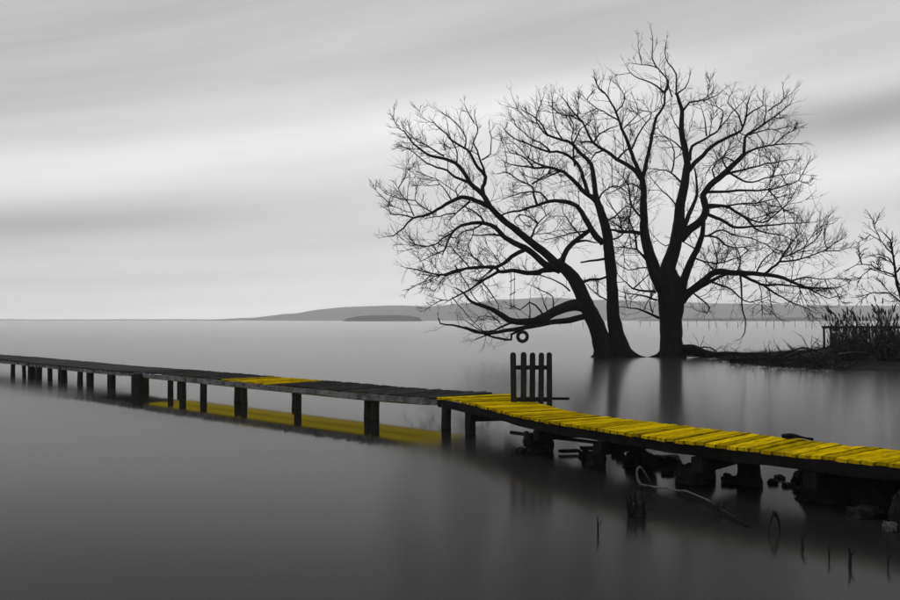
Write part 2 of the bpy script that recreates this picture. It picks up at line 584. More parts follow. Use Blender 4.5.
class Tree:
    def __init__(self, name, label, base_px, Z, seed):
        self.Z = Z
        self.root = empty(name, (P(base_px[0], base_px[1], Z).x, Z, 0))
        tag(self.root, label, 'tree')
        self.skel = []          # (px x, px y, depth)
        self.rnd = random.Random(seed)
        self.root['group'] = 'bare trees at the water'
        self.cx = base_px[0]

    def depth_at(self, x, y):
        best, bd = 0.0, 1e9
        for (a, b2, d) in self.skel:
            q = (a - x) ** 2 + (b2 - y) ** 2
            if q < bd:
                bd, best = q, d
        return best if bd < 20 ** 2 else best * .5

    def limb(self, pts, w0, w1, slope=None, name='branch', tw=1.0, up=.06, length=1.0, sides=None, start=.12, mat=None, rough=.0, droop=0.0, ws=None):
        rnd = self.rnd
        d0 = self.depth_at(*pts[0][:2]) if self.skel else 0.0
        total = sum(math.dist(a[:2], b2[:2]) for a, b2 in zip(pts, pts[1:]))
        if slope is None:
            slope = rnd.choice((-1, 1)) * rnd.uniform(.15, .75)
        acc = 0
        w = []
        for i, p in enumerate(pts):
            if i:
                acc += math.dist(p[:2], pts[i - 1][:2])
            dpx = acc * slope
            Z = self.Z + d0 + dpx * self.Z / F
            w.append(P(p[0], p[1], Z))
            self.skel.append((p[0], p[1], d0 + dpx * self.Z / F))
        # denser skeleton for later attachment
        for a, b2, wa, wb in zip(pts, pts[1:], w, w[1:]):
            for k in (1, 2, 3):
                s = k / 4
                self.skel.append((a[0] + (b2[0] - a[0]) * s, a[1] + (b2[1] - a[1]) * s, wa.y + (wb.y - wa.y) * s - self.Z))
        step = .38 if w0 < 8 else .3
        line = smooth_line(w, step)
        n = len(line)
        cum = [0]
        for a, b2 in zip(line, line[1:]):
            cum.append(cum[-1] + (b2 - a).length)
        L = cum[-1]
        px = self.Z / F
        rad = []
        for i in range(n):
            s = cum[i] / L
            if ws:
                g = s * (len(ws) - 1)
                i0 = min(int(g), len(ws) - 2)
                wd = ws[i0] + (ws[i0 + 1] - ws[i0]) * (g - i0)
            else:
                wd = w0 + (min(w1, .7 if w0 < 4 and tw > .3 else w1) - w0) * s ** .85
            rad.append(max(.012, wd * px * .5 * (1.08 if wd < 6 else 1.0)))
        # crooked growth
        amp = .055 if w0 < 8 else .035
        sd = rnd.uniform(0, 99)
        for i in range(1, n):
            s = min(1, cum[i] / .8)
            v3 = noise.noise_vector(Vector((cum[i] * .9, sd, 0))) * amp * 1.6 + noise.noise_vector(Vector((cum[i] * 2.6, sd, 5))) * amp * .9
            line[i] = line[i] + v3 * s
        m = MB()
        sides = sides or (12 if w0 >= 8 else 7 if w0 > 3 else 5)
        m.tube(line, rad, sides, rough=rough if rough else (.10 if w0 > 3 else 0), seed=sd)
        br = m.build(name, mat or M_BARK, self.root, smooth=w0 > 3)
        if tw > 0:
            tm = MB()
            s = start * L
            while s < L:
                i = max(j for j in range(n) if cum[j] <= s)
                i = min(i, n - 2)
                q = line[i].lerp(line[i + 1], (s - cum[i]) / max(1e-6, cum[i + 1] - cum[i]))
                t0 = (line[i + 1] - line[i]).normalized()
                fr = s / L
                ln = rnd.uniform(.7, 2.1) * length * (1.05 - .55 * fr)
                a = rnd.uniform(0, 2 * math.pi)
                o1 = t0.orthogonal().normalized()
                side = o1 * math.cos(a) + t0.cross(o1) * math.sin(a)
                if tw > .6 and rnd.random() < .13:
                    twig(tm, q, t0 * rnd.uniform(.3, .9) + side, ln * rnd.uniform(1.3, 1.9), rnd.uniform(.028, .042), rnd, -1, up, droop)
                else:
                    twig(tm, q, t0 * rnd.uniform(.5, 1.2) + side, ln, rnd.uniform(.012, .023), rnd, 0, up, droop)
                s += (rnd.uniform(.10, .36) if rnd.random() < .8 else rnd.uniform(.5, 1.1)) / tw
            # terminal spray
            for k in range(2):
                twig(tm, line[-1], (line[-1] - line[-2]).normalized() + Vector((rnd.uniform(-.4, .4), rnd.uniform(-.4, .4), rnd.uniform(-.3, .4))), rnd.uniform(.35, .85) * length, .014, rnd, 0, up, droop)
            to = tm.build('twigs', M_TWIG, br)
            to['kind'] = 'stuff'
        return br


# ---- twin-stemmed tree leaning over the lake
A = Tree('bare_tree', 'leafless twin-stemmed tree leaning over the lake, tyre swing under its lowest limb', (612, 357), 52.6, 11)
A.limb([(605, 362), (604, 352), (601.5, 340), (594, 321), (588, 308), (580, 290), (573, 278), (564, 269), (556, 262)], 20, 12, 0.0, 'stem', 0, sides=20, rough=.16,
       ws=[23, 20, 16.5, 16.5, 16, 15, 14, 13, 11, 10])
A.skel = [(s0, s1, -1.2 * max(0, (350 - s1)) / 90 * .6) for s0, s1, s2 in A.skel]
A.skel = [(s0, s1, 0.0) for s0, s1, s2 in A.skel]
A.limb([(621, 362), (619, 352), (616.5, 338), (613, 310), (612, 280), (609.5, 262), (608.5, 247), (606.5, 232), (602.5, 217), (598.5, 205), (595, 193)], 26, 6, 0.0, 'stem', .25, sides=20, rough=.15, start=.35,
       ws=[30, 22, 14, 12, 11.5, 11, 11, 10.5, 10, 9, 7.5, 6])
# roots of the pair
A.limb([(626, 350), (634, 355), (642, 358), (650, 359)], 9, 2, -.2, 'root', 0)
A.limb([(599, 352), (594, 357), (590, 360)], 8, 3, -.3, 'root', 0)
# upper parallel limb
A.limb([(558, 265), (545, 253), (530, 241.7), (513, 227.5), (500, 217.5), (490, 206.7), (483, 195), (478, 190), (471, 183), (463, 171.7), (455, 162.5), (445, 158), (433, 156.7), (425, 152.5), (413, 143), (403, 130)], 9, 1.0, -.15, tw=1.0, start=.3)
A.limb([(483.5, 195), (482.5, 187), (486, 176.7), (478, 168), (470, 153), (463, 148), (451.7, 141), (446.7, 134), (438, 126), (433, 121)], 4.2, .9, .3, tw=.9, length=.8)
A.limb([(486, 177), (481, 161.7), (476.7, 150), (472.5, 143), (478, 131.7), (476, 121.7), (474, 116)], 2.6, .8, -.4, tw=.9, length=.75)
A.limb([(474, 122), (467.5, 112), (465, 106)], 1.3, .6, .3, tw=.5, length=.6)
A.limb([(481.7, 160), (490, 153), (491.7, 138), (490, 130)], 1.6, .6, -.3, tw=.7)
A.limb([(457, 163), (457, 155), (453, 145), (448, 130), (447, 122)], 1.5, .6, .3, tw=.8)
A.limb([(471, 183), (455, 177.5), (447.5, 170), (436.7, 167.5), (426.7, 162.5), (415, 153), (408, 148)], 3, .8, .5, tw=1.1)
A.limb([(444, 156), (430, 148), (413, 138), (404, 128)], 1.8, .7, -.5, tw=1.0)
A.limb([(465, 147.5), (466, 138), (460, 128), (452, 120), (442, 112)], 1.6, .6, -.3, tw=.8)
# lower parallel limb
A.limb([(560, 270), (545, 264), (533, 253), (525, 248), (513, 241.7), (503, 235), (495, 226.7), (481.7, 223), (468, 223.7), (458, 228), (450, 236.7), (445, 248), (443, 255)], 8, 1.0, -.35, tw=1.2, start=.35)
A.limb([(482, 224), (472, 230), (463, 232), (455, 240)], 1.8, .7, .4, tw=1.2)
A.limb([(484, 222), (478, 213), (467, 207), (458, 204)], 2.2, .7, .5, tw=1.1)
A.limb([(503, 236), (488, 234), (471.7, 234.7)], 2.2, 1.0, -.3, tw=.3)
A.limb([(452, 233), (442, 238), (433, 245), (418, 246), (410, 238)], 1.7, .6, .2, tw=1.3)
A.limb([(448, 240), (444, 250), (430, 256), (420, 262), (418, 252)], 1.4, .6, -.2, tw=1.3)
# big arching left limb
A.limb([(489, 206), (480, 201.7), (471.7, 199), (461.7, 197.5), (451.7, 201.7), (441.7, 207.5), (428, 214), (413, 218), (403, 228), (393, 236), (387, 236.7)], 5.0, .8, -.5, tw=1.0)
A.limb([(470, 201), (461.7, 208), (453, 216), (448, 220)], 2.4, .8, .4, tw=1.4)
A.limb([(413, 217.5), (400, 215), (390, 213), (387, 205), (390, 197)], 1.5, .6, .2, tw=1.4, length=.8)
A.limb([(414, 216), (408, 203), (402, 195), (398, 188)], 1.4, .6, -.3, tw=1.2)
A.limb([(432, 212), (420, 205), (414, 198), (416, 190)], 1.4, .6, .3, tw=1.3)
A.limb([(455, 213), (440, 216), (425, 218)], 1.5, .7, -.3, tw=1.2)
A.limb([(452, 201), (447, 192), (440, 185), (436, 178)], 1.5, .6, .3, tw=1.2)
A.limb([(458, 198), (456, 190), (462, 182)], 1.4, .6, -.3, tw=1.0)
# limbs below, reaching left
A.limb([(524, 250), (511.7, 256.7), (500, 265), (495, 267.5), (480, 266.7), (466.7, 268), (445, 275), (421.7, 271.7), (405, 267.5)], 4.2, .8, -.35, tw=1.1, droop=.05)
A.limb([(562, 268), (543, 270), (526.7, 272.5), (513, 270), (500, 271.7), (496, 267.5), (475, 267.5), (456.7, 270), (441.7, 275), (423, 275)], 6.0, .8, .1, tw=1.0)
A.limb([(499, 271), (483, 280), (476.7, 284), (461.7, 292.5), (448, 300), (436, 298)], 3.2, .8, -.3, tw=1.2)
A.limb([(492, 269), (485, 275), (478, 283)], 2.0, 1.2, -.2, tw=1.1)
A.limb([(470, 268), (462, 258), (455, 250), (450, 243)], 1.5, .6, .3, tw=1.4)
A.limb([(484, 267), (476, 258), (466, 254), (458, 258)], 1.5, .6, .3, tw=1.4)
# lowest big limbs
A.limb([(584, 306), (576, 304.5), (566, 307), (553, 312), (543, 318), (530, 322), (513, 321), (498, 312.5), (485, 306.7), (471.7, 301.7), (463, 293), (455, 288)], 13, 1.0, -.25, tw=.45, start=.35)
A.limb([(585, 316), (575, 318.5), (562, 320.5), (550, 322), (528, 326), (513, 330), (500, 331.7), (488, 333), (475, 331), (461.7, 326.5), (453, 325), (440, 322), (438, 317)], 6.5, 1.2, -.3, tw=.25, start=.5)
A.limb([(530, 325), (520, 330), (512, 335), (511.5, 340), (498, 339), (483, 334), (466, 326)], 3, 1.6, .1, tw=.3)
A.limb([(508, 330.5), (491.7, 333.5), (475, 338)], 2.4, 1.0, .2, tw=.2)
A.limb([(455, 266), (468, 285), (475, 300), (485, 308), (496.7, 320), (502.5, 328)], 1.2, 2.0, .1, tw=.4)
A.limb([(481.7, 281.7), (493, 296.7), (498, 305), (499, 314)], 1.6, 1.8, .1, tw=.4)
A.limb([(451.7, 296.7), (463, 310), (471.7, 320), (481.7, 331)], 1.0, 1.6, .1, tw=.5)
A.limb([(513, 322), (500, 327), (488, 331), (478, 329), (466, 320)], 2.4, 1.0, .3, tw=.4)
A.limb([(500, 322), (490, 316), (480, 317), (476, 322)], 1.2, .6, .3, tw=.5)
A.limb([(530, 320), (530.5, 310), (530, 300)], 1.6, .8, .1, tw=.2)
A.limb([(544, 316), (536.7, 305), (530, 301.7), (520, 309), (511.7, 306.7)], 2.0, .9, -.2, tw=.3)
A.limb([(548, 312), (544, 303), (541.7, 294)], 1.5, .7, .2, tw=.2)
A.limb([(553, 309), (553, 296.7), (541.7, 290), (533, 286)], 1.5, .8, -.2, tw=.2)
A.limb([(570, 291), (558, 282), (548, 276.7), (533, 273)], 1.8, .9, -.4, tw=.3)
A.limb([(581, 283), (590, 280), (600, 279), (609, 274)], 3.2, 2.0, .0, tw=.2)
# the upright stem's crown
A.limb([(596, 197), (594, 180), (591, 165), (582, 154), (573, 144), (563, 140), (548, 135), (543, 125), (533, 115), (522.5, 110)], 5.4, .8, .3, tw=1.3)
A.limb([(596, 201), (586, 192), (578, 185), (571, 178), (563, 172), (555, 169), (545, 166.7), (533, 168), (516.7, 165), (505, 161.7)], 5.0, .8, -.3, tw=1.3)
A.limb([(588, 193), (583, 178), (576.7, 163), (563, 153), (550, 151.7), (533, 146), (515, 138), (503, 128)], 4.0, .8, .55, tw=1.4)
A.limb([(575, 166), (573, 155), (573, 147), (571.7, 137), (575, 126), (571, 118)], 2.2, .7, -.4, tw=1.1)
A.limb([(573, 144), (578, 135), (582, 128), (590, 122)], 2.0, .7, .4, tw=1.0)
A.limb([(548, 136), (540, 128), (536, 118), (540, 106), (544, 96)], 1.7, .6, .3, tw=1.3)
A.limb([(563, 140), (556, 128), (553, 115), (552, 100)], 1.6, .6, -.5, tw=1.2)
A.limb([(550, 151), (540, 142), (528, 136), (516, 126), (514, 120)], 1.9, .6, -.5, tw=1.4)
A.limb([(534, 168), (522, 156), (510, 152), (506, 144)], 1.8, .6, .5, tw=1.4)
A.limb([(545, 167), (530, 160), (520, 148), (512, 142)], 1.8, .6, -.5, tw=1.4)
A.limb([(560, 171), (548, 177), (538, 180), (528, 176)], 2.0, .7, -.5, tw=1.3)
A.limb([(603, 243), (596.7, 236.7), (590, 227.5), (585, 218), (576.7, 206), (566.7, 201), (555, 199.7), (545, 201.7), (536.7, 206), (525, 209), (510, 213), (500, 216)], 6.5, 1.2, -.35, tw=1.2)
A.limb([(537, 205), (534, 196), (532, 186), (518, 180), (505, 172), (497, 174)], 2.4, .7, .4, tw=1.4)
A.limb([(532, 184), (542, 178), (552, 172), (558, 170)], 1.9, 1.2, .2, tw=1.2)
A.limb([(548, 201), (540, 193), (526, 192), (512, 196), (503, 200)], 2.0, .7, -.5, tw=1.4)
A.limb([(562, 262), (566.7, 250), (576.7, 240), (590, 230)], 5.5, 4, .1, tw=.6)
A.limb([(576.7, 242), (586.7, 240), (600, 243)], 3, 3, .1, tw=.5)
A.limb([(530, 241), (535, 228), (538, 223), (550, 213)], 2.6, 1, .5, tw=1.3)
A.limb([(538, 224), (530, 218), (520, 215), (514, 220), (518, 228)], 1.6, .7, -.4, tw=1.3)
A.limb([(583, 238), (572, 226), (564, 214), (562, 208)], 2.0, .9, .5, tw=1.3)
A.limb([(590, 231), (575, 232), (560, 236), (545, 240)], 2.0, .7, .4, tw=1.3)
A.limb([(608, 258), (598, 260), (590, 261), (581, 263)], 2.8, 1.6, -.3, tw=0)
A.limb([(597, 203), (606, 190), (618, 186), (632, 196)], 2.0, .7, .5, tw=1.2)
A.limb([(604, 222), (616, 216), (626, 206), (634, 208)], 2.2, .8, -.4, tw=1.3)
A.limb([(608, 240), (620, 236), (630, 224), (628, 212)], 2.0, .8, .5, tw=1.3)
A.limb([(607, 300), (600, 296), (592, 290), (586, 284)], 1.6, .6, -.3, tw=1.2, length=.8)

# ---- big single-trunk tree
B = Tree('bare_tree', 'leafless broad-crowned tree with one thick trunk forking low, at the tip of the spit', (672, 357), 52.6, 29)
B.limb([(672, 363), (672, 352), (671.5, 340), (671, 325), (671, 310), (671, 295), (670, 283), (669.5, 274), (669, 266)], 26, 27, 0.0, 'trunk', 0, sides=24, rough=.14, ws=[31, 25, 21.5, 21.5, 22.5, 24.5, 26, 25, 18, 9])
B.skel = [(s0, s1, 0.0) for s0, s1, s2 in B.skel]
B.limb([(680, 350), (690, 352), (702, 355), (715, 358)], 9, 3, -.2, 'root', 0)
B.limb([(664, 350), (658, 356), (648, 358.5), (636, 358.5)], 6, 1.8, -.05, 'root', 0)
# left stem
B.limb([(664, 290), (657, 276), (652, 262), (648, 248), (645, 235), (643.5, 215), (643.5, 195), (642, 180), (641.5, 172)], 15, 4.5, -.12, 'stem', .4, sides=14, rough=.12, start=.3)
B.limb([(642, 180), (631.7, 168), (616.7, 159), (605, 150), (593, 141.7), (581.7, 121.7), (573, 111.7), (561.7, 98)], 4.6, .8, -.2, tw=1.1)
B.limb([(641, 177), (636, 164), (630, 150), (621.7, 128), (616, 112), (608, 98), (596.7, 85), (594, 76)], 4.4, .8, .3, tw=1.0)
B.limb([(643, 176), (650, 148), (653, 130), (656, 117), (664, 105), (665, 93), (669, 82)], 4.2, 1.4, .15, tw=.7)
B.limb([(665, 93), (650, 83), (635, 75), (627.5, 68)], 1.9, .7, -.3, tw=.7)
B.limb([(667, 90), (668, 80), (656.7, 68), (641.7, 64), (633, 62.5)], 1.8, .6, .3, tw=.5)
B.limb([(656.7, 68), (653, 58), (653, 38), (651, 30)], 1.5, .5, -.1, tw=.4, length=.5)
B.limb([(642, 64), (639, 52), (638, 40)], .9, .5, .1, tw=.3, length=.6)
B.limb([(631.7, 149), (640, 131.7), (650, 118), (651.7, 111.7), (636.7, 109)], 2.0, .7, -.3, tw=.8)
B.limb([(617, 160), (622, 154), (629, 148)], 2.0, 1.6, .2, tw=.3)
B.limb([(620, 121), (603, 111.7), (593, 106.7), (583, 96.7)], 1.6, .6, .4, tw=.9)
B.limb([(616, 112), (622, 105), (624, 95), (619, 86)], 1.5, .6, -.3, tw=.8)
B.limb([(623, 129), (630, 122), (638, 112), (634, 100)], 1.3, .6, .4, tw=.8)
B.limb([(594, 142), (600, 134), (610, 128), (618, 125)], 1.8, .8, .4, tw=1.0)
B.limb([(593, 142), (586, 142), (582, 142)], 2.2, 1.4, -.3, tw=.3)
B.limb([(582, 122), (572, 116), (562, 115), (550, 106)], 1.6, .6, .4, tw=1.0)
B.limb([(605, 150), (596, 153), (590, 160), (591, 168)], 2.0, 1.2, -.4, tw=1.0)
B.limb([(643, 234), (634, 232), (626.7, 231), (610, 230)], 4.2, 2.0, -.3, tw=.9)
B.limb([(648, 261), (636.7, 250), (628, 247.5), (616.7, 247.5)], 3.0, .9, .3, tw=1.0)
B.limb([(637, 250), (635, 235), (630, 218), (631.7, 203), (628, 190)], 2.2, .8, -.4, tw=1.2)
B.limb([(641, 217), (631.7, 205), (630, 190), (624, 178), (626, 166)], 2.2, .8, .5, tw=1.2)
B.limb([(622, 231), (618, 215), (610, 206), (606, 198)], 1.8, .7, -.5, tw=1.2)
B.limb([(642, 190), (632, 184), (622, 186), (612, 192)], 1.8, .7, .5, tw=1.2)
B.limb([(656, 292), (645, 290), (633, 288), (625, 281), (618, 274)], 3.0, 1.0, .4, tw=1.0)
B.limb([(634, 288), (642, 281), (650, 272)], 1.6, .8, .3, tw=.9)
B.limb([(657, 300), (640, 296), (620, 291.7)], 2.2, .8, -.4, tw=1.1)
B.limb([(659, 318), (646.7, 311.7), (636.7, 308), (618, 307)], 2.8, .9, -.3, tw=.9)
B.limb([(653, 313), (650, 304), (651, 296)], 1.6, .8, .3, tw=.8)
B.limb([(654, 268), (640, 268), (628, 270), (618, 264)], 1.6, .7, .4, tw=1.1)
# central stem
B.limb([(669, 292), (667, 276), (672, 255), (676, 240), (679, 220), (681.7, 198), (685, 183), (687.5, 163), (685, 150), (681.7, 130), (681.7, 110), (679, 101.7), (676.7, 94)], 17, 2.6, .12, 'stem', .6, sides=14, rough=.1, start=.35)
B.limb([(676, 95), (676, 73), (668, 63), (664, 53), (666, 41.7)], 2.0, .7, -.2, tw=.6, length=.7)
B.limb([(676.7, 94), (685, 87.5), (690, 76.7)], 2.0, 1.0, .3, tw=.5, length=.7)
B.limb([(672, 97), (669, 86), (665, 68)], 1.5, .7, .2, tw=.6, length=.7)
B.limb([(682, 112), (690, 103), (703, 100), (710, 95), (714, 91)], 2.6, .8, .3, tw=.8, length=.6)
B.limb([(703, 101), (716.7, 95), (723, 89)], 1.5, .6, -.3, tw=.8, length=.6)
B.limb([(687.5, 172), (695, 163), (703, 155), (716.7, 143), (730, 135), (741, 130), (746.7, 115), (747.5, 105), (751, 96)], 5.0, 1.0, -.25, tw=1.2, length=.85)
B.limb([(690, 160), (692, 146), (706.7, 138), (718, 130), (723, 110), (710, 104)], 3.2, .7, .35, tw=1.2)
B.limb([(706.7, 136), (705, 118), (701, 107)], 1.7, .6, -.3, tw=.9)
B.limb([(719, 129), (728, 118), (736, 108), (742, 102)], 1.6, .6, .4, tw=1.1)
B.limb([(742, 126), (738, 115), (728, 101.7), (732, 92)], 1.8, .6, .3, tw=1.0)
B.limb([(746, 117), (754, 110), (763, 105), (764, 96)], 1.8, .7, -.3, tw=1.0)
B.limb([(683, 185), (671.7, 171.7), (660, 169), (645, 168)], 2.2, .8, .4, tw=1.0)
B.limb([(671.7, 172), (675, 151.7), (670, 141), (663, 136)], 1.8, .7, -.4, tw=1.0)
B.limb([(686, 154), (675, 142), (666, 136), (659, 128)], 1.8, .6, .4, tw=1.1)
B.limb([(682, 133), (675, 122), (672, 114)], 1.6, .6, -.3, tw=.8)
B.limb([(680, 210), (668, 196), (656, 184), (650, 176)], 1.8, .6, .5, tw=.9)
B.limb([(676, 240), (666, 246), (656, 238)], 1.6, .6, -.4, tw=.8)
# right limb
B.limb([(680, 240), (690, 229), (700, 221.7), (706, 212), (704, 200), (703, 195), (710, 185), (723, 175), (735, 163), (745, 153)], 9.5, 4.0, -.2, tw=.7, sides=9)
B.limb([(676, 245), (684, 226), (691, 210), (697, 195), (696.7, 180), (695, 168)], 6.5, 1.5, .35, tw=.9)
B.limb([(744, 153), (745, 137), (752.5, 131.7), (765, 123), (780, 113), (790, 104)], 3.2, .7, .2, tw=1.2)
B.limb([(764, 123), (766, 112), (765, 102)], 1.5, .6, -.4, tw=1.0)
B.limb([(768, 111), (776, 105), (783, 98), (782.5, 86)], 1.5, .6, .3, tw=.7)
B.limb([(743, 155), (753, 150), (770, 146), (790, 145), (800, 144)], 2.6, .7, -.3, tw=1.5)
B.limb([(774, 145), (784, 136), (793, 128)], 1.5, .6, .4, tw=1.2)
B.limb([(750, 134), (760, 132), (772, 128), (782, 132)], 1.6, .6, .4, tw=1.3)
B.limb([(707, 192), (726.7, 191), (756.7, 190), (783, 186), (798, 180), (807, 166)], 3.0, .7, -.35, tw=1.5)
B.limb([(722, 175.5), (735, 171.7), (755, 166), (775, 162), (792, 160)], 2.8, .7, .4, tw=1.6)
B.limb([(730, 173), (742, 180), (752, 182), (777, 175), (792, 172)], 2.2, .7, -.5, tw=1.5)
B.limb([(706, 206), (718, 205), (730, 208), (740, 215), (750, 223), (760, 231.7), (781.7, 235), (792, 240)], 3.6, .8, .2, tw=1.2)
B.limb([(704, 213), (721.7, 220), (733, 226.7), (751.7, 226.7), (785, 224), (810, 223)], 3.6, .8, -.3, tw=1.4)
B.limb([(742, 216), (763, 221.7), (780, 210), (790, 200), (796, 190)], 2.0, .7, .4, tw=1.4)
B.limb([(707, 208), (725, 206), (743, 204), (765, 201.7), (784, 196)], 2.4, .7, -.5, tw=1.5)
B.limb([(768, 189), (775, 198), (781.7, 208), (795, 214)], 1.5, .6, .4, tw=1.3)
B.limb([(716, 181), (712, 170), (718, 160), (714, 150)], 1.8, .7, .5, tw=1.2)
B.limb([(728, 170), (722, 160), (728, 150), (736, 146)], 1.8, .7, -.5, tw=1.2)
B.limb([(736, 163), (726, 158), (712, 166), (706, 176)], 1.6, .7, .5, tw=1.1)
# rising limb on the right
B.limb([(682, 290), (684, 280), (690, 263), (698, 246.7), (703, 230), (704, 218)], 9.5, 3.4, -.4, tw=.6, sides=9)
B.limb([(703, 236), (716.7, 236.7), (725, 243), (737, 248), (752, 246)], 2.2, .7, -.3, tw=1.4)
B.limb([(697, 250), (684, 243), (676, 240)], 1.6, 1.2, .2, tw=.5)
B.limb([(708, 236), (722, 230), (736, 236), (756, 240), (774, 248)], 2.0, .7, .5, tw=1.5)
B.limb([(694, 258), (706, 262), (722, 262), (738, 258), (748, 250)], 1.8, .7, -.5, tw=1.4)
# low right limbs
B.limb([(681, 300), (690, 291.7), (706.7, 278), (716.7, 271.7), (736.7, 272.5), (765, 275), (783, 278), (806.7, 286.7), (828, 288), (842, 286)], 8.5, .7, -.35, tw=1.4, up=.05)
B.limb([(683, 302), (692, 292), (710, 281.7), (728, 274), (740, 274)], 5, 2.2, .3, tw=1.0)
B.limb([(738, 273), (761.7, 285), (780, 285), (797, 286), (818, 290), (832, 287)], 3.2, .6, .3, tw=1.6)
B.limb([(761.7, 284), (773, 292), (783, 298), (800, 306), (813, 311.7)], 2.2, .7, -.3, tw=1.4)
B.limb([(765, 274), (772, 268), (780, 261.7), (790, 245), (803, 230)], 2.8, .7, .3, tw=1.0)
B.limb([(780, 261.7), (795, 261), (810, 256), (823, 251.7), (840, 251.7), (850, 248)], 2.0, .6, -.3, tw=1.1)
B.limb([(823, 251.7), (835, 243), (842, 238)], 1.2, .6, .3, tw=1.2)
B.limb([(783, 257), (798, 251), (813, 242), (820, 234)], 1.4, .6, .3, tw=1.3)
B.limb([(711.7, 282), (731.7, 290), (740, 297.5), (750, 301.7), (770, 295)], 2.2, .8, -.4, tw=1.1)
B.limb([(740, 273), (741, 285), (741.5, 296), (743.5, 310), (745.5, 320), (745.5, 332), (742.5, 337)], 2.2, 1.0, 0.02, tw=.12)
B.limb([(692, 292), (702, 300), (710, 308), (706, 314), (696, 310)], 1.8, .7, -.4, tw=1.1)
B.limb([(738, 272), (741, 258), (736, 246), (728, 240)], 1.6, .6, .4, tw=1.3)
B.limb([(712, 276), (718, 262), (714, 250), (712, 240)], 1.5, .6, .5, tw=1.2)
B.limb([(756, 274), (762, 262), (772, 252), (780, 246)], 1.7, .6, -.5, tw=1.3)
B.limb([(790, 281), (806, 278), (820, 280), (838, 276)], 1.8, .6, .5, tw=1.7)
B.limb([(800, 284), (815, 292), (828, 298), (836, 296)], 1.6, .6, -.4, tw=1.7)

# ---- small tree at the right bank
C = Tree('bare_tree', 'small leafless sapling with drooping twigs behind the reeds on the spit', (906, 352), 44.0, 5)
C.root['group'] = 'bare trees at the water'
C.limb([(908, 356), (905, 330), (901, 300), (898, 283), (896, 268), (893, 255), (891, 240), (884, 232)], 5, 1, 0.0, 'trunk', 1.0, start=.35, length=.55)
C.limb([(899, 285), (893, 274), (878, 270), (870, 264), (858, 264), (850, 268)], 1.8, .7, -.3, tw=.8, droop=.1, length=.55)
C.limb([(896, 269), (888, 258), (880, 254), (870, 256)], 1.6, .6, .3, tw=1.2, length=.55)
C.limb([(894, 256), (886, 248), (878, 240), (870, 234)], 1.5, .6, -.3, tw=1.2, length=.55)
C.limb([(897, 272), (905, 260), (912, 246), (916, 236)], 2, .7, .3, tw=1.2, length=.55)
C.limb([(903, 305), (890, 293), (874, 292), (858, 296)], 1.8, .7, -.3, tw=1.4, length=.55)
C.limb([(902, 300), (912, 285), (924, 270), (930, 255)], 2, .7, .3, tw=1.2, length=.55)
C.limb([(872, 268), (862, 276), (857, 284)], 1.0, .6, .3, tw=.8, length=.55)


# ------------------------------------------------------------------ reeds and bush on the spit
def reed_bed(name, label, x0, x1, y0, y1, count, hmin, hmax, seed):
    m = MB()
    r = random.Random(seed)
    for i in range(count):
        x = r.uniform(x0, x1)
        p = onwater(x, r.uniform(y0, y1), .45)
        p.z = -.05
        h = r.uniform(hmin, hmax) * (.75 + .5 * noise.noise(Vector((x * .09, seed, 0)) ) + .1)
        lean = Vector((r.gauss(-.02, .10), r.gauss(0, .10), 0))
        pts = [p, p + lean * h * .3 + Vector((0, 0, h * .45)), p + lean * h * .7 + Vector((0, 0, h * .8)), p + lean * h * 1.3 + Vector((0, 0, h))]
        m.tube(pts, [.014, .013, .011, .007], 3, cap=False)
        if r.random() < .55:      # feathery plume
            d = (pts[3] - pts[2]).normalized()
            L = r.uniform(.25, .5)
            q0 = pts[3] - d * .05
            bend = Vector((r.uniform(-.3, .2), r.uniform(-.1, .1), 0))
            pp = [q0, q0 + d * L * .35, q0 + d * L * .7 + bend * L * .25, q0 + d * L + bend * L * .6]
            w = r.uniform(.03, .065)
            m.tube(pp, [.012, w, w * .75, .006], 5, cap=False)
        for k in range(r.randint(1, 3)):     # blades
            s = r.uniform(.3, .85)
            q = pts[0].lerp(pts[3], s)
            a = r.uniform(0, 6.28)
            dr = Vector((math.cos(a), math.sin(a), 0))
            L = r.uniform(.3, .7)
            b0 = len(m.v)
            w = Vector((-dr.y, dr.x, 0)) * .014
            m.v += [q - w, q + w, q + dr * L * .5 + Vector((0, 0, L * .45)) + w * .8, q + dr * L * .5 + Vector((0, 0, L * .45)) - w * .8, q + dr * L + Vector((0, 0, L * r.uniform(.1, .6)))]
            m.f += [(b0, b0 + 1, b0 + 2, b0 + 3), (b0 + 3, b0 + 2, b0 + 4)]
    return tag(m.build(name, M_REED), label, 'reeds', kind='stuff')


reed_bed('reeds', 'tall dry reeds with feathery plumes on the spit beside the far footbridge', 831, 900, 349, 352.5, 380, 1.4, 3.3, 3)
reed_bed('low_reeds', 'short broken reeds along the crest of the spit', 829, 960, 349.5, 354, 520, .4, 1.5, 4)


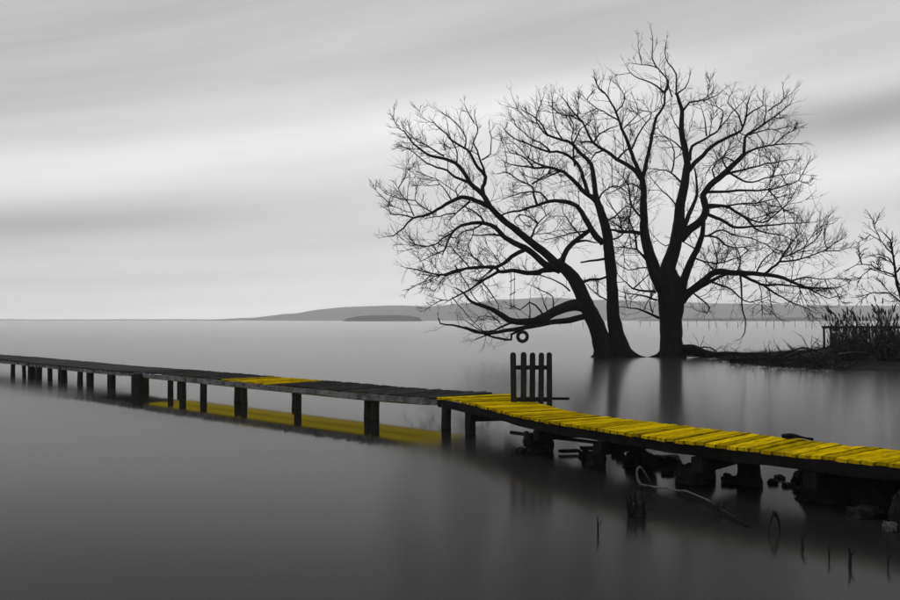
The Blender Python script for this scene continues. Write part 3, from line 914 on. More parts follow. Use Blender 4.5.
def bush(name, label, x, y, Z, wid, hgt, seed, count):
    base = P(x, y, Z)
    base.z = 0.2
    root = empty(name, tuple(base))
    tag(root, label, 'bush')
    r = random.Random(seed)
    st = MB(); lf = MB()
    for i in range(count):
        a = r.uniform(0, 6.28)
        rad = wid * r.random() ** .5 * .5
        top = base + Vector((math.cos(a) * rad, math.sin(a) * rad * .8, hgt * (1 - .55 * (rad / (wid * .5)) ** 2) * r.uniform(.55, 1.0)))
        b0 = base + Vector((math.cos(a) * rad * .35, math.sin(a) * rad * .3, -.3))
        mid = b0.lerp(top, .55) + Vector((r.uniform(-.15, .15), r.uniform(-.15, .15), .1))
        pts = smooth_line([b0, mid, top], .25)
        n = len(pts)
        st.tube(pts, [.02 * (1 - .7 * j / n) for j in range(n)], 4, cap=False)
        for k in range(26):
            q = pts[r.randint(n // 3, n - 1)] + Vector((r.gauss(0, .12), r.gauss(0, .12), r.gauss(0, .12)))
            s = r.uniform(.03, .075)
            u1 = Vector((r.gauss(0, 1), r.gauss(0, 1), r.gauss(0, 1))).normalized()
            u2 = u1.orthogonal().normalized()
            b1 = len(lf.v)
            lf.v += [q - u1 * s, q + u2 * s * .45, q + u1 * s, q - u2 * s * .45]
            lf.f.append((b1, b1 + 1, b1 + 2, b1 + 3))
        for k in range(2):
            twig(st, pts[r.randint(n // 2, n - 1)], Vector((r.uniform(-1, 1), r.uniform(-1, 1), r.uniform(.2, 1.2))), r.uniform(.3, .7), .01, r, 1, .05)
    so = st.build('stems', M_TWIG, root); so['kind'] = 'stuff'
    lo = lf.build('foliage', M_REED, root); lo['kind'] = 'stuff'


bush('bramble_bush', 'dense dark bramble bush at the root of the sapling', 890, 352, 42.5, 2.4, 2.0, 31, 80)
bush('bramble_bush', 'low dark bramble mound among the reeds below the far footbridge', 853, 352, 43.5, 2.0, 1.35, 32, 70)
bush('bramble_bush', 'wide dark thicket beyond the sapling, at the frame edge of the spit', 925, 352, 43.0, 2.6, 2.3, 33, 60)


# far footbridge behind the reeds
fb = empty('footbridge', tuple(Vector((P(864, 352, 60).x, 60, 0))))
tag(fb, 'small raised wooden footbridge behind the reeds on the spit', 'footbridge')
zd = H - (326.5 - HZ) / F * 60
xa, xb = P(829, 326, 60).x, P(985, 326, 60).x
for k in range(2):
    m = MB()
    m.box((0.5 * (xa + xb), 60 + k * 1.1, zd - .08), xb - xa, .12, .14)
    m.build('beam', M_BEAMD, fb)
n = int((xb - xa) / .22)
for i in range(n):
    m = MB()
    m.box((xa + .12 + i * .22, 60.55, zd + .012), .19, 1.5, .04, jit=.006)
    m.build('plank', M_DECK, fb)
for i in range(6):
    x = xa + .12 + i * (xb - xa) / 5.2
    for k in range(2):
        m = MB()
        m.tube([Vector((x, 60 + k * 1.1, -.6)), Vector((x + .03, 60 + k * 1.1, .8)), Vector((x, 60 + k * 1.1, zd - .15))], [.09, .085, .08], 8)
        m.build('post', M_POST, fb)
    if i in (0, 3):
        m = MB()
        m.box((x + .35, 59.93, zd - .22), .5, .1, .2)
        m.build('bracket', M_BEAMD, fb)

# ------------------------------------------------------------------ driftwood on the spit
def drift(label, pts, w0, w1, seed, name='driftwood', mat=None, subs=4):
    r = random.Random(seed)
    m = MB()
    line = smooth_line(pts, .25)
    n = len(line)
    for i in range(n):
        line[i] = line[i] + noise.noise_vector(Vector((i * .4, seed, 0))) * .035
    m.tube(line, [w0 + (w1 - w0) * i / (n - 1) for i in range(n)], 7, rough=.2, seed=seed)
    o = m.build(name, mat or M_BARK, smooth=True, origin=tuple(pts[0]))
    tag(o, label, 'driftwood')
    if subs:
        t2m = MB()
        for k in range(subs):
            i = r.randint(1, n - 2)
            twig(t2m, line[i], Vector((r.uniform(-1, 1), r.uniform(-.6, .6), r.uniform(.1, 1.1))), r.uniform(.4, 1.2), .022, r, 1, 0, .12)
        so = t2m.build('twigs', M_TWIG, o)
        so['kind'] = 'stuff'
    return o


def W_(x, y, Z):
    return P(x, y, Z)


drift('thick root-like log lying in the water beside the broad trunk', [W_(683, 349, 52), W_(694, 349, 51.5), (W_(706, 352.5, 51)), W_(722, 355, 50.5)], .28, .10, 1, subs=2)
drift('long dark log running from the trunk toward the reeds', [W_(706, 356, 49.5), W_(722, 353.5, 49.5), W_(745, 353.8, 49), W_(770, 355, 48.5)], .13, .07, 2, subs=4)
drift('thin arching branch springing from the spit near the broad trunk', [W_(694, 351, 51.8), W_(704, 347, 51.6), W_(713, 349, 51.3), W_(719, 354, 51)], .05, .03, 3, subs=1)
drift('tangled branch heap on the middle of the spit', [W_(775, 357, 46), W_(790, 352, 46), W_(802, 348, 46), W_(812, 350.5, 46), W_(822, 354, 46)], .07, .03, 4, subs=12)
drift('crooked branch lying over the bank below the reeds', [W_(785, 358, 45), W_(800, 353, 45), W_(815, 350, 45), W_(834, 347, 45)], .06, .03, 5, subs=10)
drift('half-buried log at the water side of the bank', [W_(730, 360, 46.5), W_(760, 358.5, 46), W_(800, 360.5, 45)], .10, .06, 6, subs=5)
drift('bleached stick lying flat on the bank under the bramble', [W_(838, 354, 43), W_(858, 351.5, 43), W_(868, 353, 43)], .035, .02, 7, mat=M_PALE, subs=1)

dm = MB()
rd = random.Random(61)
for i in range(330):
    x = rd.uniform(690, 850)
    yq = interp(front, x) - rd.uniform(1.0, 9.0)
    a = onwater(x, yq, .12)
    a.z = .02 + .12 * rd.random()
    L = rd.uniform(.25, 1.1)
    d = Vector((rd.uniform(-1, 1), rd.uniform(-.6, .6), rd.uniform(-.05, .55)))
    twig(dm, a, d, L, rd.uniform(.012, .03), rd, 1, 0, .15)
tag(dm.build('twig_litter', M_TWIG), 'litter of broken twigs washed up along the spit', 'twigs', kind='stuff')

# ------------------------------------------------------------------ tyre swing and rope ladder
tz = A.Z + A.depth_at(522, 328)
c = P(522.5, 336.6, tz)
ts = empty('tyre_swing', tuple(c))
tag(ts, 'old rubber tyre hanging on a short rope from the lowest limb', 'tyre swing')
m = MB()
R0, r0 = .285, .105
seg, sd_ = 40, 12
for i in range(seg):
    a = 2 * math.pi * i / seg
    for k in range(sd_):
        q = 2 * math.pi * k / sd_
        cr = math.copysign(abs(math.cos(q)) ** .7, math.cos(q)); sr = math.copysign(abs(math.sin(q)) ** .7, math.sin(q))
        tread = 1.02 if (i % 2 == 0 and abs(q) < .9 or (i % 2 == 0 and q > 5.4)) else 1.0
        rr_ = (R0 + r0 * cr) * tread
        m.v.append(c + Vector((math.cos(a) * rr_, sr * r0 * .95, math.sin(a) * rr_)))
for i in range(seg):
    for k in range(sd_):
        i2, k2 = (i + 1) % seg, (k + 1) % sd_
        m.f.append((i * sd_ + k, i2 * sd_ + k, i2 * sd_ + k2, i * sd_ + k2))
m.build('tyre', M_RUB, ts, smooth=True)
m = MB()
m.tube([c + Vector((0, 0, .28)), c + Vector((.02, 0, .45)), P(522.8, 327, tz)], [.02, .02, .02], 6)
m.build('rope', M_ROPE, ts)

lz = A.Z + A.depth_at(512, 270)
rl = empty('rope_ladder', tuple(P(512.5, 307, lz)))
tag(rl, 'slack rope ladder with slanting rungs hanging from the leaning tree', 'rope ladder')
for x in (510.8, 514.2):
    m = MB()
    line = smooth_line([P(x, 269, lz), P(x + .3, 285, lz), P(x - .3, 300, lz), P(x, 309, lz)], .3)
    m.tube(line, [.02] * len(line), 5)
    m.build('rope', M_ROPE, rl)
for y in (280.2, 293.6, 307):
    m = MB()
    m.tube([P(509.6, y + 1.6, lz), P(512.5, y, lz), P(515.4, y - 1.8, lz)], [.035, .03, .035], 6)
    m.build('rung', M_BARK, rl)

# ------------------------------------------------------------------ the jetty
ZD = .64     # deck height above water
jet = empty('jetty', (0.4, 17.0, 0))
tag(jet, 'long low plank jetty, partly painted yellow, running out over the lake', 'jetty')

p0 = Vector((-.3, 18.2)); p1 = Vector((-19.0, 36.0))
jd = (p1 - p0).normalized()
jn = Vector((-jd.y, jd.x)); jn = jn if jn.y > 0 else -jn      # towards the far edge
WL = 1.80
obs = [(-90, 352), (0, 359), (88, 368.2), (152, 373), (240, 381.2), (300, 386.6), (367, 393.2), (436, 397.3)]


def left_pos(s):
    return p0 + jd * s


def px_of(p2):
    return 450 + p2.x / p2.y * F


def left_z(s):
    p2 = left_pos(s)
    x = px_of(p2)
    x = max(-89, min(435, x))
    yo = interp(obs, x)
    return max(.45, min(.85, H - (yo - HZ) / F * p2.y))


def s_at_px(x):
    lo, hi = 0.0, 60.0
    for _ in range(50):
        mid = (lo + hi) / 2
        if px_of(left_pos(mid)) > x: lo = mid
        else: hi = mid
    return lo


# smooth the height profile
LEN = s_at_px(-60)
zs = [left_z(i * .25) for i in range(int(LEN / .25) + 4)]
for _ in range(30):
    zs = [zs[0]] + [(a + b2 * 2 + c2) / 4 for a, b2, c2 in zip(zs, zs[1:], zs[2:])] + [zs[-1]]


def zl(s):
    s = max(0, s) / .25
    i = min(int(s), len(zs) - 2)
    return zs[i] + (zs[i + 1] - zs[i]) * (s - i)


# plank meshes shared between the planks of the straight run (grain runs along local Y)
def plank_mesh(seed, w, L, t=.042):
    r = random.Random(seed)
    m = MB()
    nseg = 5
    for j in range(nseg + 1):
        y = -L / 2 + L * j / nseg
        e0 = r.uniform(-.006, .006); e1 = r.uniform(-.006, .006)
        if j in (0, nseg):
            y += r.uniform(-.05, .05)
        cup = r.uniform(-.004, .004)
        for x, z in ((-w / 2 + e0, 0), (-w / 2 + e0 + .006, t), (0, t + cup), (w / 2 + e1 - .006, t), (w / 2 + e1, 0)):
            m.v.append(Vector((x, y, z - t)))
    for j in range(nseg):
        for k in range(5):
            k2 = (k + 1) % 5
            m.f.append((j * 5 + k, j * 5 + k2, (j + 1) * 5 + k2, (j + 1) * 5 + k))
    m.f.append((4, 3, 2, 1, 0)); m.f.append(tuple(nseg * 5 + k for k in range(5)))
    return m


def mesh_from(m, name, mat):
    me = bpy.data.meshes.new(name)
    me.from_pydata([tuple(v) for v in m.v], [], m.f)
    me.materials.append(mat)
    return me


PW = .165
dark_meshes = [mesh_from(plank_mesh(40 + i, .152, WL + .06), 'plank_dark', M_DECK) for i in range(6)]
yel_meshes = [mesh_from(plank_mesh(60 + i, .152, WL + .06), 'plank_yellow', M_YEL) for i in range(4)]
slat_dark = [mesh_from(plank_mesh(80 + i, .050, WL + .06, .022), 'slat_dark', M_DECK) for i in range(5)]
slat_yel = [mesh_from(plank_mesh(90 + i, .050, WL + .06, .022), 'slat_yellow', M_YEL) for i in range(4)]
rp = random.Random(77)
s = .08
y_lo, y_hi = s_at_px(270), s_at_px(219)
g_lo, g_hi = s_at_px(430), s_at_px(136)     # planks narrowed to spaced slats to let daylight on to the added yellow sheeting
ang = math.atan2(jd.y, jd.x)
while s < LEN:
    yellow = y_lo <= s <= y_hi
    if True:
        o = bpy.data.objects.new('plank', rp.choice((slat_yel if yellow else slat_dark) if g_lo < s < g_hi else (yel_meshes if yellow else dark_meshes)))
        c2 = left_pos(s) + jn * (WL / 2 + rp.uniform(-.025, .025))
        z = zl(s) + rp.uniform(-.006, .006)
        sl = math.atan2(zl(s + .2) - zl(s - .2), .4)
        o.rotation_euler = (rp.uniform(-.006, .006), -sl, ang + rp.uniform(-.012, .012))
        o.location = Vector((c2.x, c2.y, z)) - jet.location
        link(o, jet)
    s += PW

# bent run to the shore: near edge and far edge in plan
NE = [(-.3, 18.2), (.144, 17.5), (1.04, 15.24), (1.89, 13.5), (2.91, 11.9), (3.8, 11.0), (4.7, 10.2), (5.4, 9.45), (6.5, 8.3), (8.0, 6.8)]
FE = [(1.36, 19.2), (1.52, 17.9), (2.1, 15.72), (2.93, 14.2), (3.9, 12.85), (4.75, 11.95), (5.65, 10.93), (6.35, 10.2), (7.4, 9.1), (8.9, 7.6)]


def catmull(tab, q):
    """q in 0..1 over the control points, the same parameter on both edges"""
    g_ = q * (len(tab) - 1)
    i = min(int(g_), len(tab) - 2)
    k = g_ - i
    pp = [Vector((*tab[max(0, min(len(tab) - 1, i + o))], ZD)) for o in (-1, 0, 1, 2)]
    a, b2, c_, d = pp
    return .5 * ((2 * b2) + (c_ - a) * k + (2 * a - 5 * b2 + 4 * c_ - d) * k * k + (3 * b2 - a - 3 * c_ + d) * k ** 3)


# equal steps along the near edge
_u = [i / 3000 for i in range(3001)]
_p = [catmull(NE, q) for q in _u]
_c = [0]
for a, b2 in zip(_p, _p[1:]):
    _c.append(_c[-1] + (b2 - a).length)


def u_of(q):
    d = q * _c[-1]
    lo, hi = 0, len(_c) - 1
    while hi - lo > 1:
        mid = (lo + hi) // 2
        if _c[mid] <= d: lo = mid
        else: hi = mid
    return _u[lo] + (_u[hi] - _u[lo]) * (d - _c[lo]) / max(1e-9, _c[hi] - _c[lo])


NE3, FE3, cn, cf = NE, FE, _c, None


def at(line, cum, q):
    return catmull(line, u_of(q))


z_join = zl(0)


def zr(q):
    return z_join + (ZD - z_join) * min(1, q * 6) + .012 * math.sin(q * 17)


NP = int(cn[-1] / .150)
for i in range(NP):
    q0, q1 = i / NP, (i + 1) / NP
    a0, a1 = at(NE3, cn, q0), at(NE3, cn, q1)
    b0_, b1_ = at(FE3, cf, q0), at(FE3, cf, q1)
    g = .006
    dn = (a1 - a0).normalized() * g; df = (b1_ - b0_).normalized() * g
    across = ((b0_ - a0) + (b1_ - a1)).normalized()
    o1, o2 = rp.uniform(-.01, .02), rp.uniform(-.03, .03)
    a0 = a0 + dn - across * o1; a1 = a1 - dn - across * o1
    b0_ = b0_ + df + across * o2; b1_ = b1_ - df + across * o2
    z = zr(q0) + rp.uniform(-.007, .007)
    tl = rp.uniform(-.012, .012)
    m = MB()
    t_ = .045
    nseg = 4
    for j in range(nseg + 1):
        k = j / nseg
        l = a0.lerp(b0_, k); r_ = a1.lerp(b1_, k)
        w = rp.uniform(-.004, .004)
        mid = l.lerp(r_, .5)
        l = l + (r_ - l).normalized() * w
        for pnt, zz in ((l, -t_), (l, -.004), (l.lerp(r_, .06), 0), (l.lerp(r_, .94), tl), (r_, tl - .004), (r_, tl - t_)):
            m.v.append(Vector((pnt.x, pnt.y, z + zz + rp.uniform(-.0015, .0015))))
    for j in range(nseg):
        for k in range(6):
            k2 = (k + 1) % 6
            m.f.append((j * 6 + k, j * 6 + k2, (j + 1) * 6 + k2, (j + 1) * 6 + k))
    m.f.append((5, 4, 3, 2, 1, 0)); m.f.append(tuple(nseg * 6 + k for k in range(6)))
    # own axes so that the grain follows the plank
    me = bpy.data.meshes.new('plank')
    o = bpy.data.objects.new('plank', me)
    yaw = math.atan2(across.y, across.x) - math.pi / 2
    cen = (a0 + b1_) / 2
    R = Matrix.Rotation(-yaw, 3, 'Z')
    me.from_pydata([tuple(R @ (v - Vector((cen.x, cen.y, z)))) for v in m.v], [], m.f)
    me.materials.append(M_YEL)
    o.location = Vector((cen.x, cen.y, z)) - jet.location
    o.rotation_euler = (0, 0, yaw)
    link(o, jet)


# side beams (stringers): piecewise boards butted end to end
def beam_run(pts, mat, name, top, hgt, thick, seed, jitter=.008):
    r = random.Random(seed)
    for a, b2 in zip(pts, pts[1:]):
        d = (b2 - a)
        L = d.length
        dn_ = d.normalized()
        side = Vector((-dn_.y, dn_.x, 0)).normalized()
        m = MB()
        nn = max(2, int(L / .5))
        off = r.uniform(-jitter, jitter)
        for j in range(nn + 1):
            k = j / nn
            c_ = a + d * (k * .996 + .002)
            dz1 = r.uniform(-.006, .006); dz2 = r.uniform(-.012, .012)
            for sg, zz in ((-1, top + dz1), (1, top + dz1), (1, top - hgt + dz2), (-1, top - hgt + dz2)):
                m.v.append(c_ + side * (sg * thick / 2 + off) + Vector((0, 0, zz)))
        for j in range(nn):
            for k in range(4):
                k2 = (k + 1) % 4
                m.f.append((j * 4 + k, j * 4 + k2, (j + 1) * 4 + k2, (j + 1) * 4 + k))
        m.f.append((3, 2, 1, 0)); m.f.append(tuple(nn * 4 + k for k in range(4)))
        m.build(name, mat, jet)


def left3(s, off, dz=0.0):
    p2 = left_pos(s) + jn * off
    return Vector((p2.x, p2.y, zl(s) + dz))


joints = [0.0]
rj = random.Random(4)
while joints[-1] < LEN - 3.4:
    joints.append(joints[-1] + rj.uniform(2.6, 3.4))
joints.append(LEN)
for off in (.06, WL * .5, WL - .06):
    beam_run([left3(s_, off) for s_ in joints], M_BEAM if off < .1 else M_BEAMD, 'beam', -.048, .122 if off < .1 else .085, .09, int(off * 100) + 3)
for q_in in (.05, .5, .95):
    pts = []
    K = 7
    for i in range(K + 1):
        q = i / K
        a, b2 = at(NE3, cn, q), at(FE3, cf, q)
        c_ = a.lerp(b2, q_in)
        c_.z = zr(q)
        pts.append(c_)
    beam_run(pts, M_BEAMD, 'beam', -.052, .15, .09, int(q_in * 50) + 41)

# made-up yellow sheeting under the slats, added so daylight gives a yellow reflection
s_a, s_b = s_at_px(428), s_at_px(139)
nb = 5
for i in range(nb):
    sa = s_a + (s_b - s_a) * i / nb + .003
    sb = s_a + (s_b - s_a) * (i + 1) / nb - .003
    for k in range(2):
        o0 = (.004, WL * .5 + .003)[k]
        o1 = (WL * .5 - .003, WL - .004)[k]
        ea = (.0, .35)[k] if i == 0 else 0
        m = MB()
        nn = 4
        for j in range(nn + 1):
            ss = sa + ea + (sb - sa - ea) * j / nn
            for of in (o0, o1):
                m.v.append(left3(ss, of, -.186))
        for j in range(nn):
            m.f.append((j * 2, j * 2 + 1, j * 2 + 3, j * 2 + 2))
        o = m.build('added_reflection_sheet', M_ADDED_SHEET, jet)
        o['label'] = 'added translucent yellow sheet under the jetty slats, made up for the yellow reflection'


def post_tube(x, y, top, r_, seed, sides=10):
    rr_ = random.Random(seed)
    m = MB()
    lx, ly = rr_.uniform(-.03, .03), rr_.uniform(-.03, .03)
    zlist = [-.8, -.2, .05, .2, top]
    m.tube([Vector((x + lx * (top - z_), y + ly * (top - z_), z_)) for z_ in zlist], [r_ * 1.04, r_, r_ * rr_.uniform(.95, 1.05), r_ * rr_.uniform(.95, 1.03), r_ * .97], sides, rough=.06, seed=seed)
    return m


post_px = [(10, .09), (18, .08), (28, .12), (36, .12), (44, .09), (60, .14), (77, .10), (84, .13), (109, .11), (139.5, .20), (164, .09), (179, .11), (200, .10),
           (231, .095), (240, .095), (294, .10), (361, .10), (371.5, .10)]
for i, (x, rad) in enumerate(post_px):
    s_ = s_at_px(x)
    off = .12 + (.10 if i % 3 == 1 else 0)
    p2 = left_pos(s_) + jn * off
    # keep the post at the pixel column of its own depth
    post_tube(p2.x, p2.y, zl(s_) - .06, rad, i + 1).build('post', M_POST, jet, smooth=True)
def s_far_px(x, off):
    lo, hi = -3.0, 60.0
    for _ in range(50):
        mid = (lo + hi) / 2
        if px_of(left_pos(mid) + jn * off) > x: lo = mid
        else: hi = mid
    return lo


for i, x in enumerate((34, 60, 109, 140, 179, 240, 294, 371.5)):
    s_ = s_far_px(x, WL - .15)
    p2 = left_pos(s_) + jn * (WL - .15)
    post_tube(p2.x, p2.y, zl(s_) - .06, .075, 50 + i).build('post', M_POST, jet, smooth=True)
# cap head on the stout post
s_ = s_at_px(139.5)
p2 = left_pos(s_) + jn * -.06
m = MB()
m.tube([Vector((p2.x, p2.y, -.7)), Vector((p2.x, p2.y, .1)), Vector((p2.x, p2.y, .36)), Vector((p2.x, p2.y, .54)), Vector((p2.x, p2.y, .58))], [.20, .21, .20, .19, .13], 12, rough=.12, seed=8)
m.build('stout_post', M_POST, jet, smooth=True)


def near_q(x):
    best, bq = 1e9, 0
    for i in range(600):
        q = i / 599
        p = at(NE3, cn, q)
        d = abs(450 + p.x / p.y * F - x)
        if d < best:
            best, bq = d, q
    return bq


# cross beams under the bent run
for i, x in enumerate((470, 536, 598, 697, 810, 930)):
    q = near_q(x)
    a, b2 = at(NE3, cn, q), at(FE3, cf, q)
    d = (b2 - a)
    L = d.length
    yaw = math.atan2(d.y, d.x)
    c_ = a.lerp(b2, .5)
    hgt = .17 if i < 2 else .20
    m = MB()
    R = Matrix.Rotation(yaw, 3, 'Z')
    m.box((c_.x, c_.y, zr(q) - .205 - hgt / 2), L * 1.02, .16, hgt, R, .008)
    m.build('cross_beam', M_BEAMD, jet)
    if i == 5:
        for k in (.1, .9):
            p = a.lerp(b2, k)
            post_tube(p.x, p.y, zr(q) - .21, .10, 80 + i).build('post', M_POST, jet, smooth=True)
for x in (443, 467):
    q = near_q(x)
    p = at(NE3, cn, q).lerp(at(FE3, cf, q), .05)
    post_tube(p.x, p.y, zr(q) - .06, .105, 95 + x).build('post', M_POST, jet, smooth=True)
# board sticking out past the far edge by the gate
m = MB()
pa, pb = P(516, 398.2, 18.2), P(569, 398.8, 17.6)
d = pb - pa
m.box(pa.lerp(pb, .5), d.length, .10, .045, Matrix.Rotation(math.atan2(d.y, d.x), 3, 'Z') @ Matrix.Rotation(-math.asin(d.z / d.length), 3, 'Y'), .006)
m.build('projecting_board', M_BEAMD, jet)
# long thin pole lashed under the bent run
m = MB()
pa, pb = P(511, 432.5, 16.2), P(596, 442.5, 14.0)
m.tube([pa, pa.lerp(pb, .35) + Vector((0, 0, -.008)), pa.lerp(pb, .7), pb], [.034, .034, .03, .028], 7)
m.build('pole', M_POST, jet)

# ------------------------------------------------------------------ picket gate
gz = 17.0
g = empty('picket_gate', tuple(P(530, 404, gz)))
tag(g, 'small dark picket gate with five round-topped pickets standing open on the jetty', 'gate')


def picket(xc, ytop, ybot, w, Z, thick):
    m = MB()
    zt, zb = P(0, ytop, Z).z, P(0, ybot, Z).z
    X = P(xc, 0, Z).x
    prof = [(-w / 2, zb), (w / 2, zb)]
    for k in range(9):
        a = math.pi * k / 8
        prof.append((w / 2 * math.cos(a), zt - w / 2 + w / 2 * math.sin(a)))
    n_ = len(prof)
    tilt = RND.uniform(-.014, .014)
    prof = [(x + tilt * (z - zb), z) for x, z in prof]
    for dy in (-thick / 2, thick / 2):
        for (x, z) in prof:
            m.v.append(Vector((X + x, Z + dy, z)))
    m.f.append(tuple(range(n_)))
    m.f.append(tuple(range(2 * n_ - 1, n_ - 1, -1)))
    for k in range(n_):
        k2 = (k + 1) % n_
        m.f.append((k, k + n_, k2 + n_, k2))
    return m


px1 = gz / F
for i, (xc, yt, yb, w) in enumerate(((514.0, 352.3, 424, 5.6), (523.5, 352, 402.2, 5.8), (532.3, 352.5, 403.5, 5.6), (540.8, 352.5, 405, 5.4), (549.5, 352.3, 407.5, 5.4))):
    m = picket(xc, yt, yb, w * px1, gz - .002 * i, .03 if i else .08)
    m.build('post' if i == 0 else 'picket', M_GATE, g)
for y in (367.3, 399.3):
    m = MB()
    a, b2 = P(511, y, gz + .055), P(552, y + .5, gz + .055)
    m.box(a.lerp(b2, .5), (b2 - a).length, .035, 4.2 * px1, None, .003)
    m.build('rail', M_GATE, g)


# ------------------------------------------------------------------ stones and wood under the bent run
def rock(label, x, y, wpx, hpx, seed, depth=.8, flat=1.0, mat=None, cat='rock', dx=0, name='rock', base_z=0.0):
    """stone whose waterline front shows at pixel row y"""
    r = random.Random(seed)
    p = onwater(x, y, base_z)
    Z = p.y
    w = wpx / F * Z / 2
    h = hpx / F * Z
    cy = p.y + w * depth
    w *= (1 + w * depth / Z)
    m = MB()
    rows, cols = 16, 26
    for j in range(rows + 1):
        th = math.pi * j / rows
        for i in range(cols):
            a = 2 * math.pi * i / cols
            v = Vector((math.sin(th) * math.cos(a), math.sin(th) * math.sin(a), math.cos(th)))
            # blocky: push towards a box
            mx = max(abs(v.x), abs(v.y), abs(v.z))
            bx_ = v / mx
            v = v.lerp(bx_, .35 + .2 * (seed % 3) / 2)
            k = 1 + .34 * noise.noise(v * 1.5 + Vector((seed * 3.1, 0, 0))) + .18 * noise.noise(v * 3.6 + Vector((seed, 5, 0))) + .07 * noise.noise(v * 9 + Vector((seed, 5, 8)))
            v = v * k
            m.v.append(Vector((p.x + v.x * w * .85, cy + v.y * w * depth * .85, base_z + (v.z + .15) * h * .87 if base_z == 0 else base_z + (v.z + .9) * h * .5)))
    for j in range(rows):
        for i in range(cols):
            i2 = (i + 1) % cols
            m.f.append((j * cols + i, (j + 1) * cols + i, (j + 1) * cols + i2, j * cols + i2))
    o = m.build(name, mat or M_ROCK, smooth=False, origin=(p.x, cy, base_z))
    tag(o, label, cat)
    return o


rock('jagged dark rock carrying the jetty below the picket gate', 541, 453, 34, 13, 1, .8)
rock('small dark rock half under water left of the gate support', 521, 455, 16, 6, 2)
rock('upright block stacked on the rock below the picket gate', 530, 447, 15, 15, 3, .9, base_z=.13)
rock('narrow stone pillar under the jetty beside the gate block', 545, 449, 13, 24, 4, 1.0, base_z=.05)
rock('rounded dark stone in the water between the cross beams', 598, 468, 22, 14, 5)
rock('broad flat slab tilted in the water under the jetty', 643, 468, 40, 14, 6, .7)
rock('pointed stone on top of the broad flat slab', 651, 464, 16, 8, 7, .8, base_z=.10)
rock('long low slab beside the broad flat slab', 670, 466, 27, 10, 8, .5)
rock('large square-shouldered boulder below the pale fallen branch', 698, 485, 37, 19, 9, .9)
rock('thin wet stone next to the square-shouldered boulder', 712, 480, 12, 14, 10)
rock('upright block of stone reaching up to the jetty beams', 752, 487, 25, 33, 11, .9)
rock('low flat stone awash beside the upright block', 736, 484, 18, 4, 12)
rock('flat stone just breaking the surface right of the upright block', 792, 488, 17, 4, 13)
rock('small stone near the bank under the jetty', 781, 480, 12, 4, 14)
rock('dark stone at the edge of the bank under the jetty', 806, 486, 22, 16, 15)
rock('massive dark boulder filling the gap under the shore end of the jetty', 845, 505, 70, 40, 16, .7)
rock('second massive boulder beside the shore end of the jetty', 893, 512, 60, 46, 17, .8)
rock('wet boulder at the foot of the massive boulder', 818, 500, 30, 18, 18)
rock('pale chalky stone wedged under the shore end of the jetty', 885, 489, 18, 8, 19, .5, mat=make_mat('chalk', .05, .30, 9, .9, .6), base_z=.12)
rock('low wet stone in front of the massive boulders', 872, 520, 34, 10, 20)
rock('boulder at the frame edge below the jetty', 935, 535, 60, 40, 21)
rock('speckled pale stone awash at the frame edge', 893, 532, 16, 9, 22, .8, mat=make_mat('speckled_stone', .006, .12, 14, .9, .6))

rc = random.Random(88)
for k in range(26):
    x = rc.uniform(575, 905)
    y0_ = 452 + (x - 575) * .17
    rock('small black wet stone scattered in the shallows under the jetty', x, y0_ + rc.uniform(-4, 12), rc.uniform(6, 17), rc.uniform(2.5, 8), 100 + k, rc.uniform(.6, 1.0))['group'] = 'small stones under the jetty'

# planks of flotsam
for lab, xa_, xb_, y_, th in (('broken board floating between the pole and the rounded stone', 560, 579, 450, .04), ('short dark board end drifting under the cross beam', 582, 598, 447, .06)):
    a = onwater(xa_, y_ + 1.5, .05); b2 = onwater(xb_, y_ - 1.0, .08)
    m = MB()
    d = b2 - a
    m.box(a.lerp(b2, .5) - Vector((0, 0, .015)), d.length, .14, th, Matrix.Rotation(math.atan2(d.y, d.x), 3, 'Z'), .012)
    tag(m.build('board', M_BEAMD, origin=tuple(a.lerp(b2, .5))), lab, 'board')

# something dark lying on the far edge of the yellow deck
q = near_q(775)
b2 = at(FE3, cf, .60)


def far_at(x):
    best, r_ = 1e9, None
    for i in range(400):
        p = at(FE3, cf, i / 399)
        d = abs(450 + p.x / p.y * F - x)
        if d < best:
            best, r_ = d, p
    return r_


pa, pb = far_at(786), far_at(819)
pa = Vector((pa.x - .10, pa.y - .08, ZD + .03)); pb = Vector((pb.x - .10, pb.y - .08, ZD + .025))
m = MB()
m.tube(smooth_line([pa, pa.lerp(pb, .3) + Vector((0, 0, .015)), pa.lerp(pb, .7) + Vector((0, 0, .012)), pb], .06), [.025 + .012 * math.sin(i * .9) for i in range(len(smooth_line([pa, pa.lerp(pb, .3), pa.lerp(pb, .7), pb], .06)) + 6)], 7, rough=.25, seed=3)
tag(m.build('driftwood', M_BARK, smooth=True, origin=tuple(pa)), 'short dark stick of wood lying on the far edge of the yellow planks', 'driftwood')

# ------------------------------------------------------------------ fallen pale branch, stump and sticks in the foreground
def wl(x, y, z=0.0):
    return onwater(x, y, z)


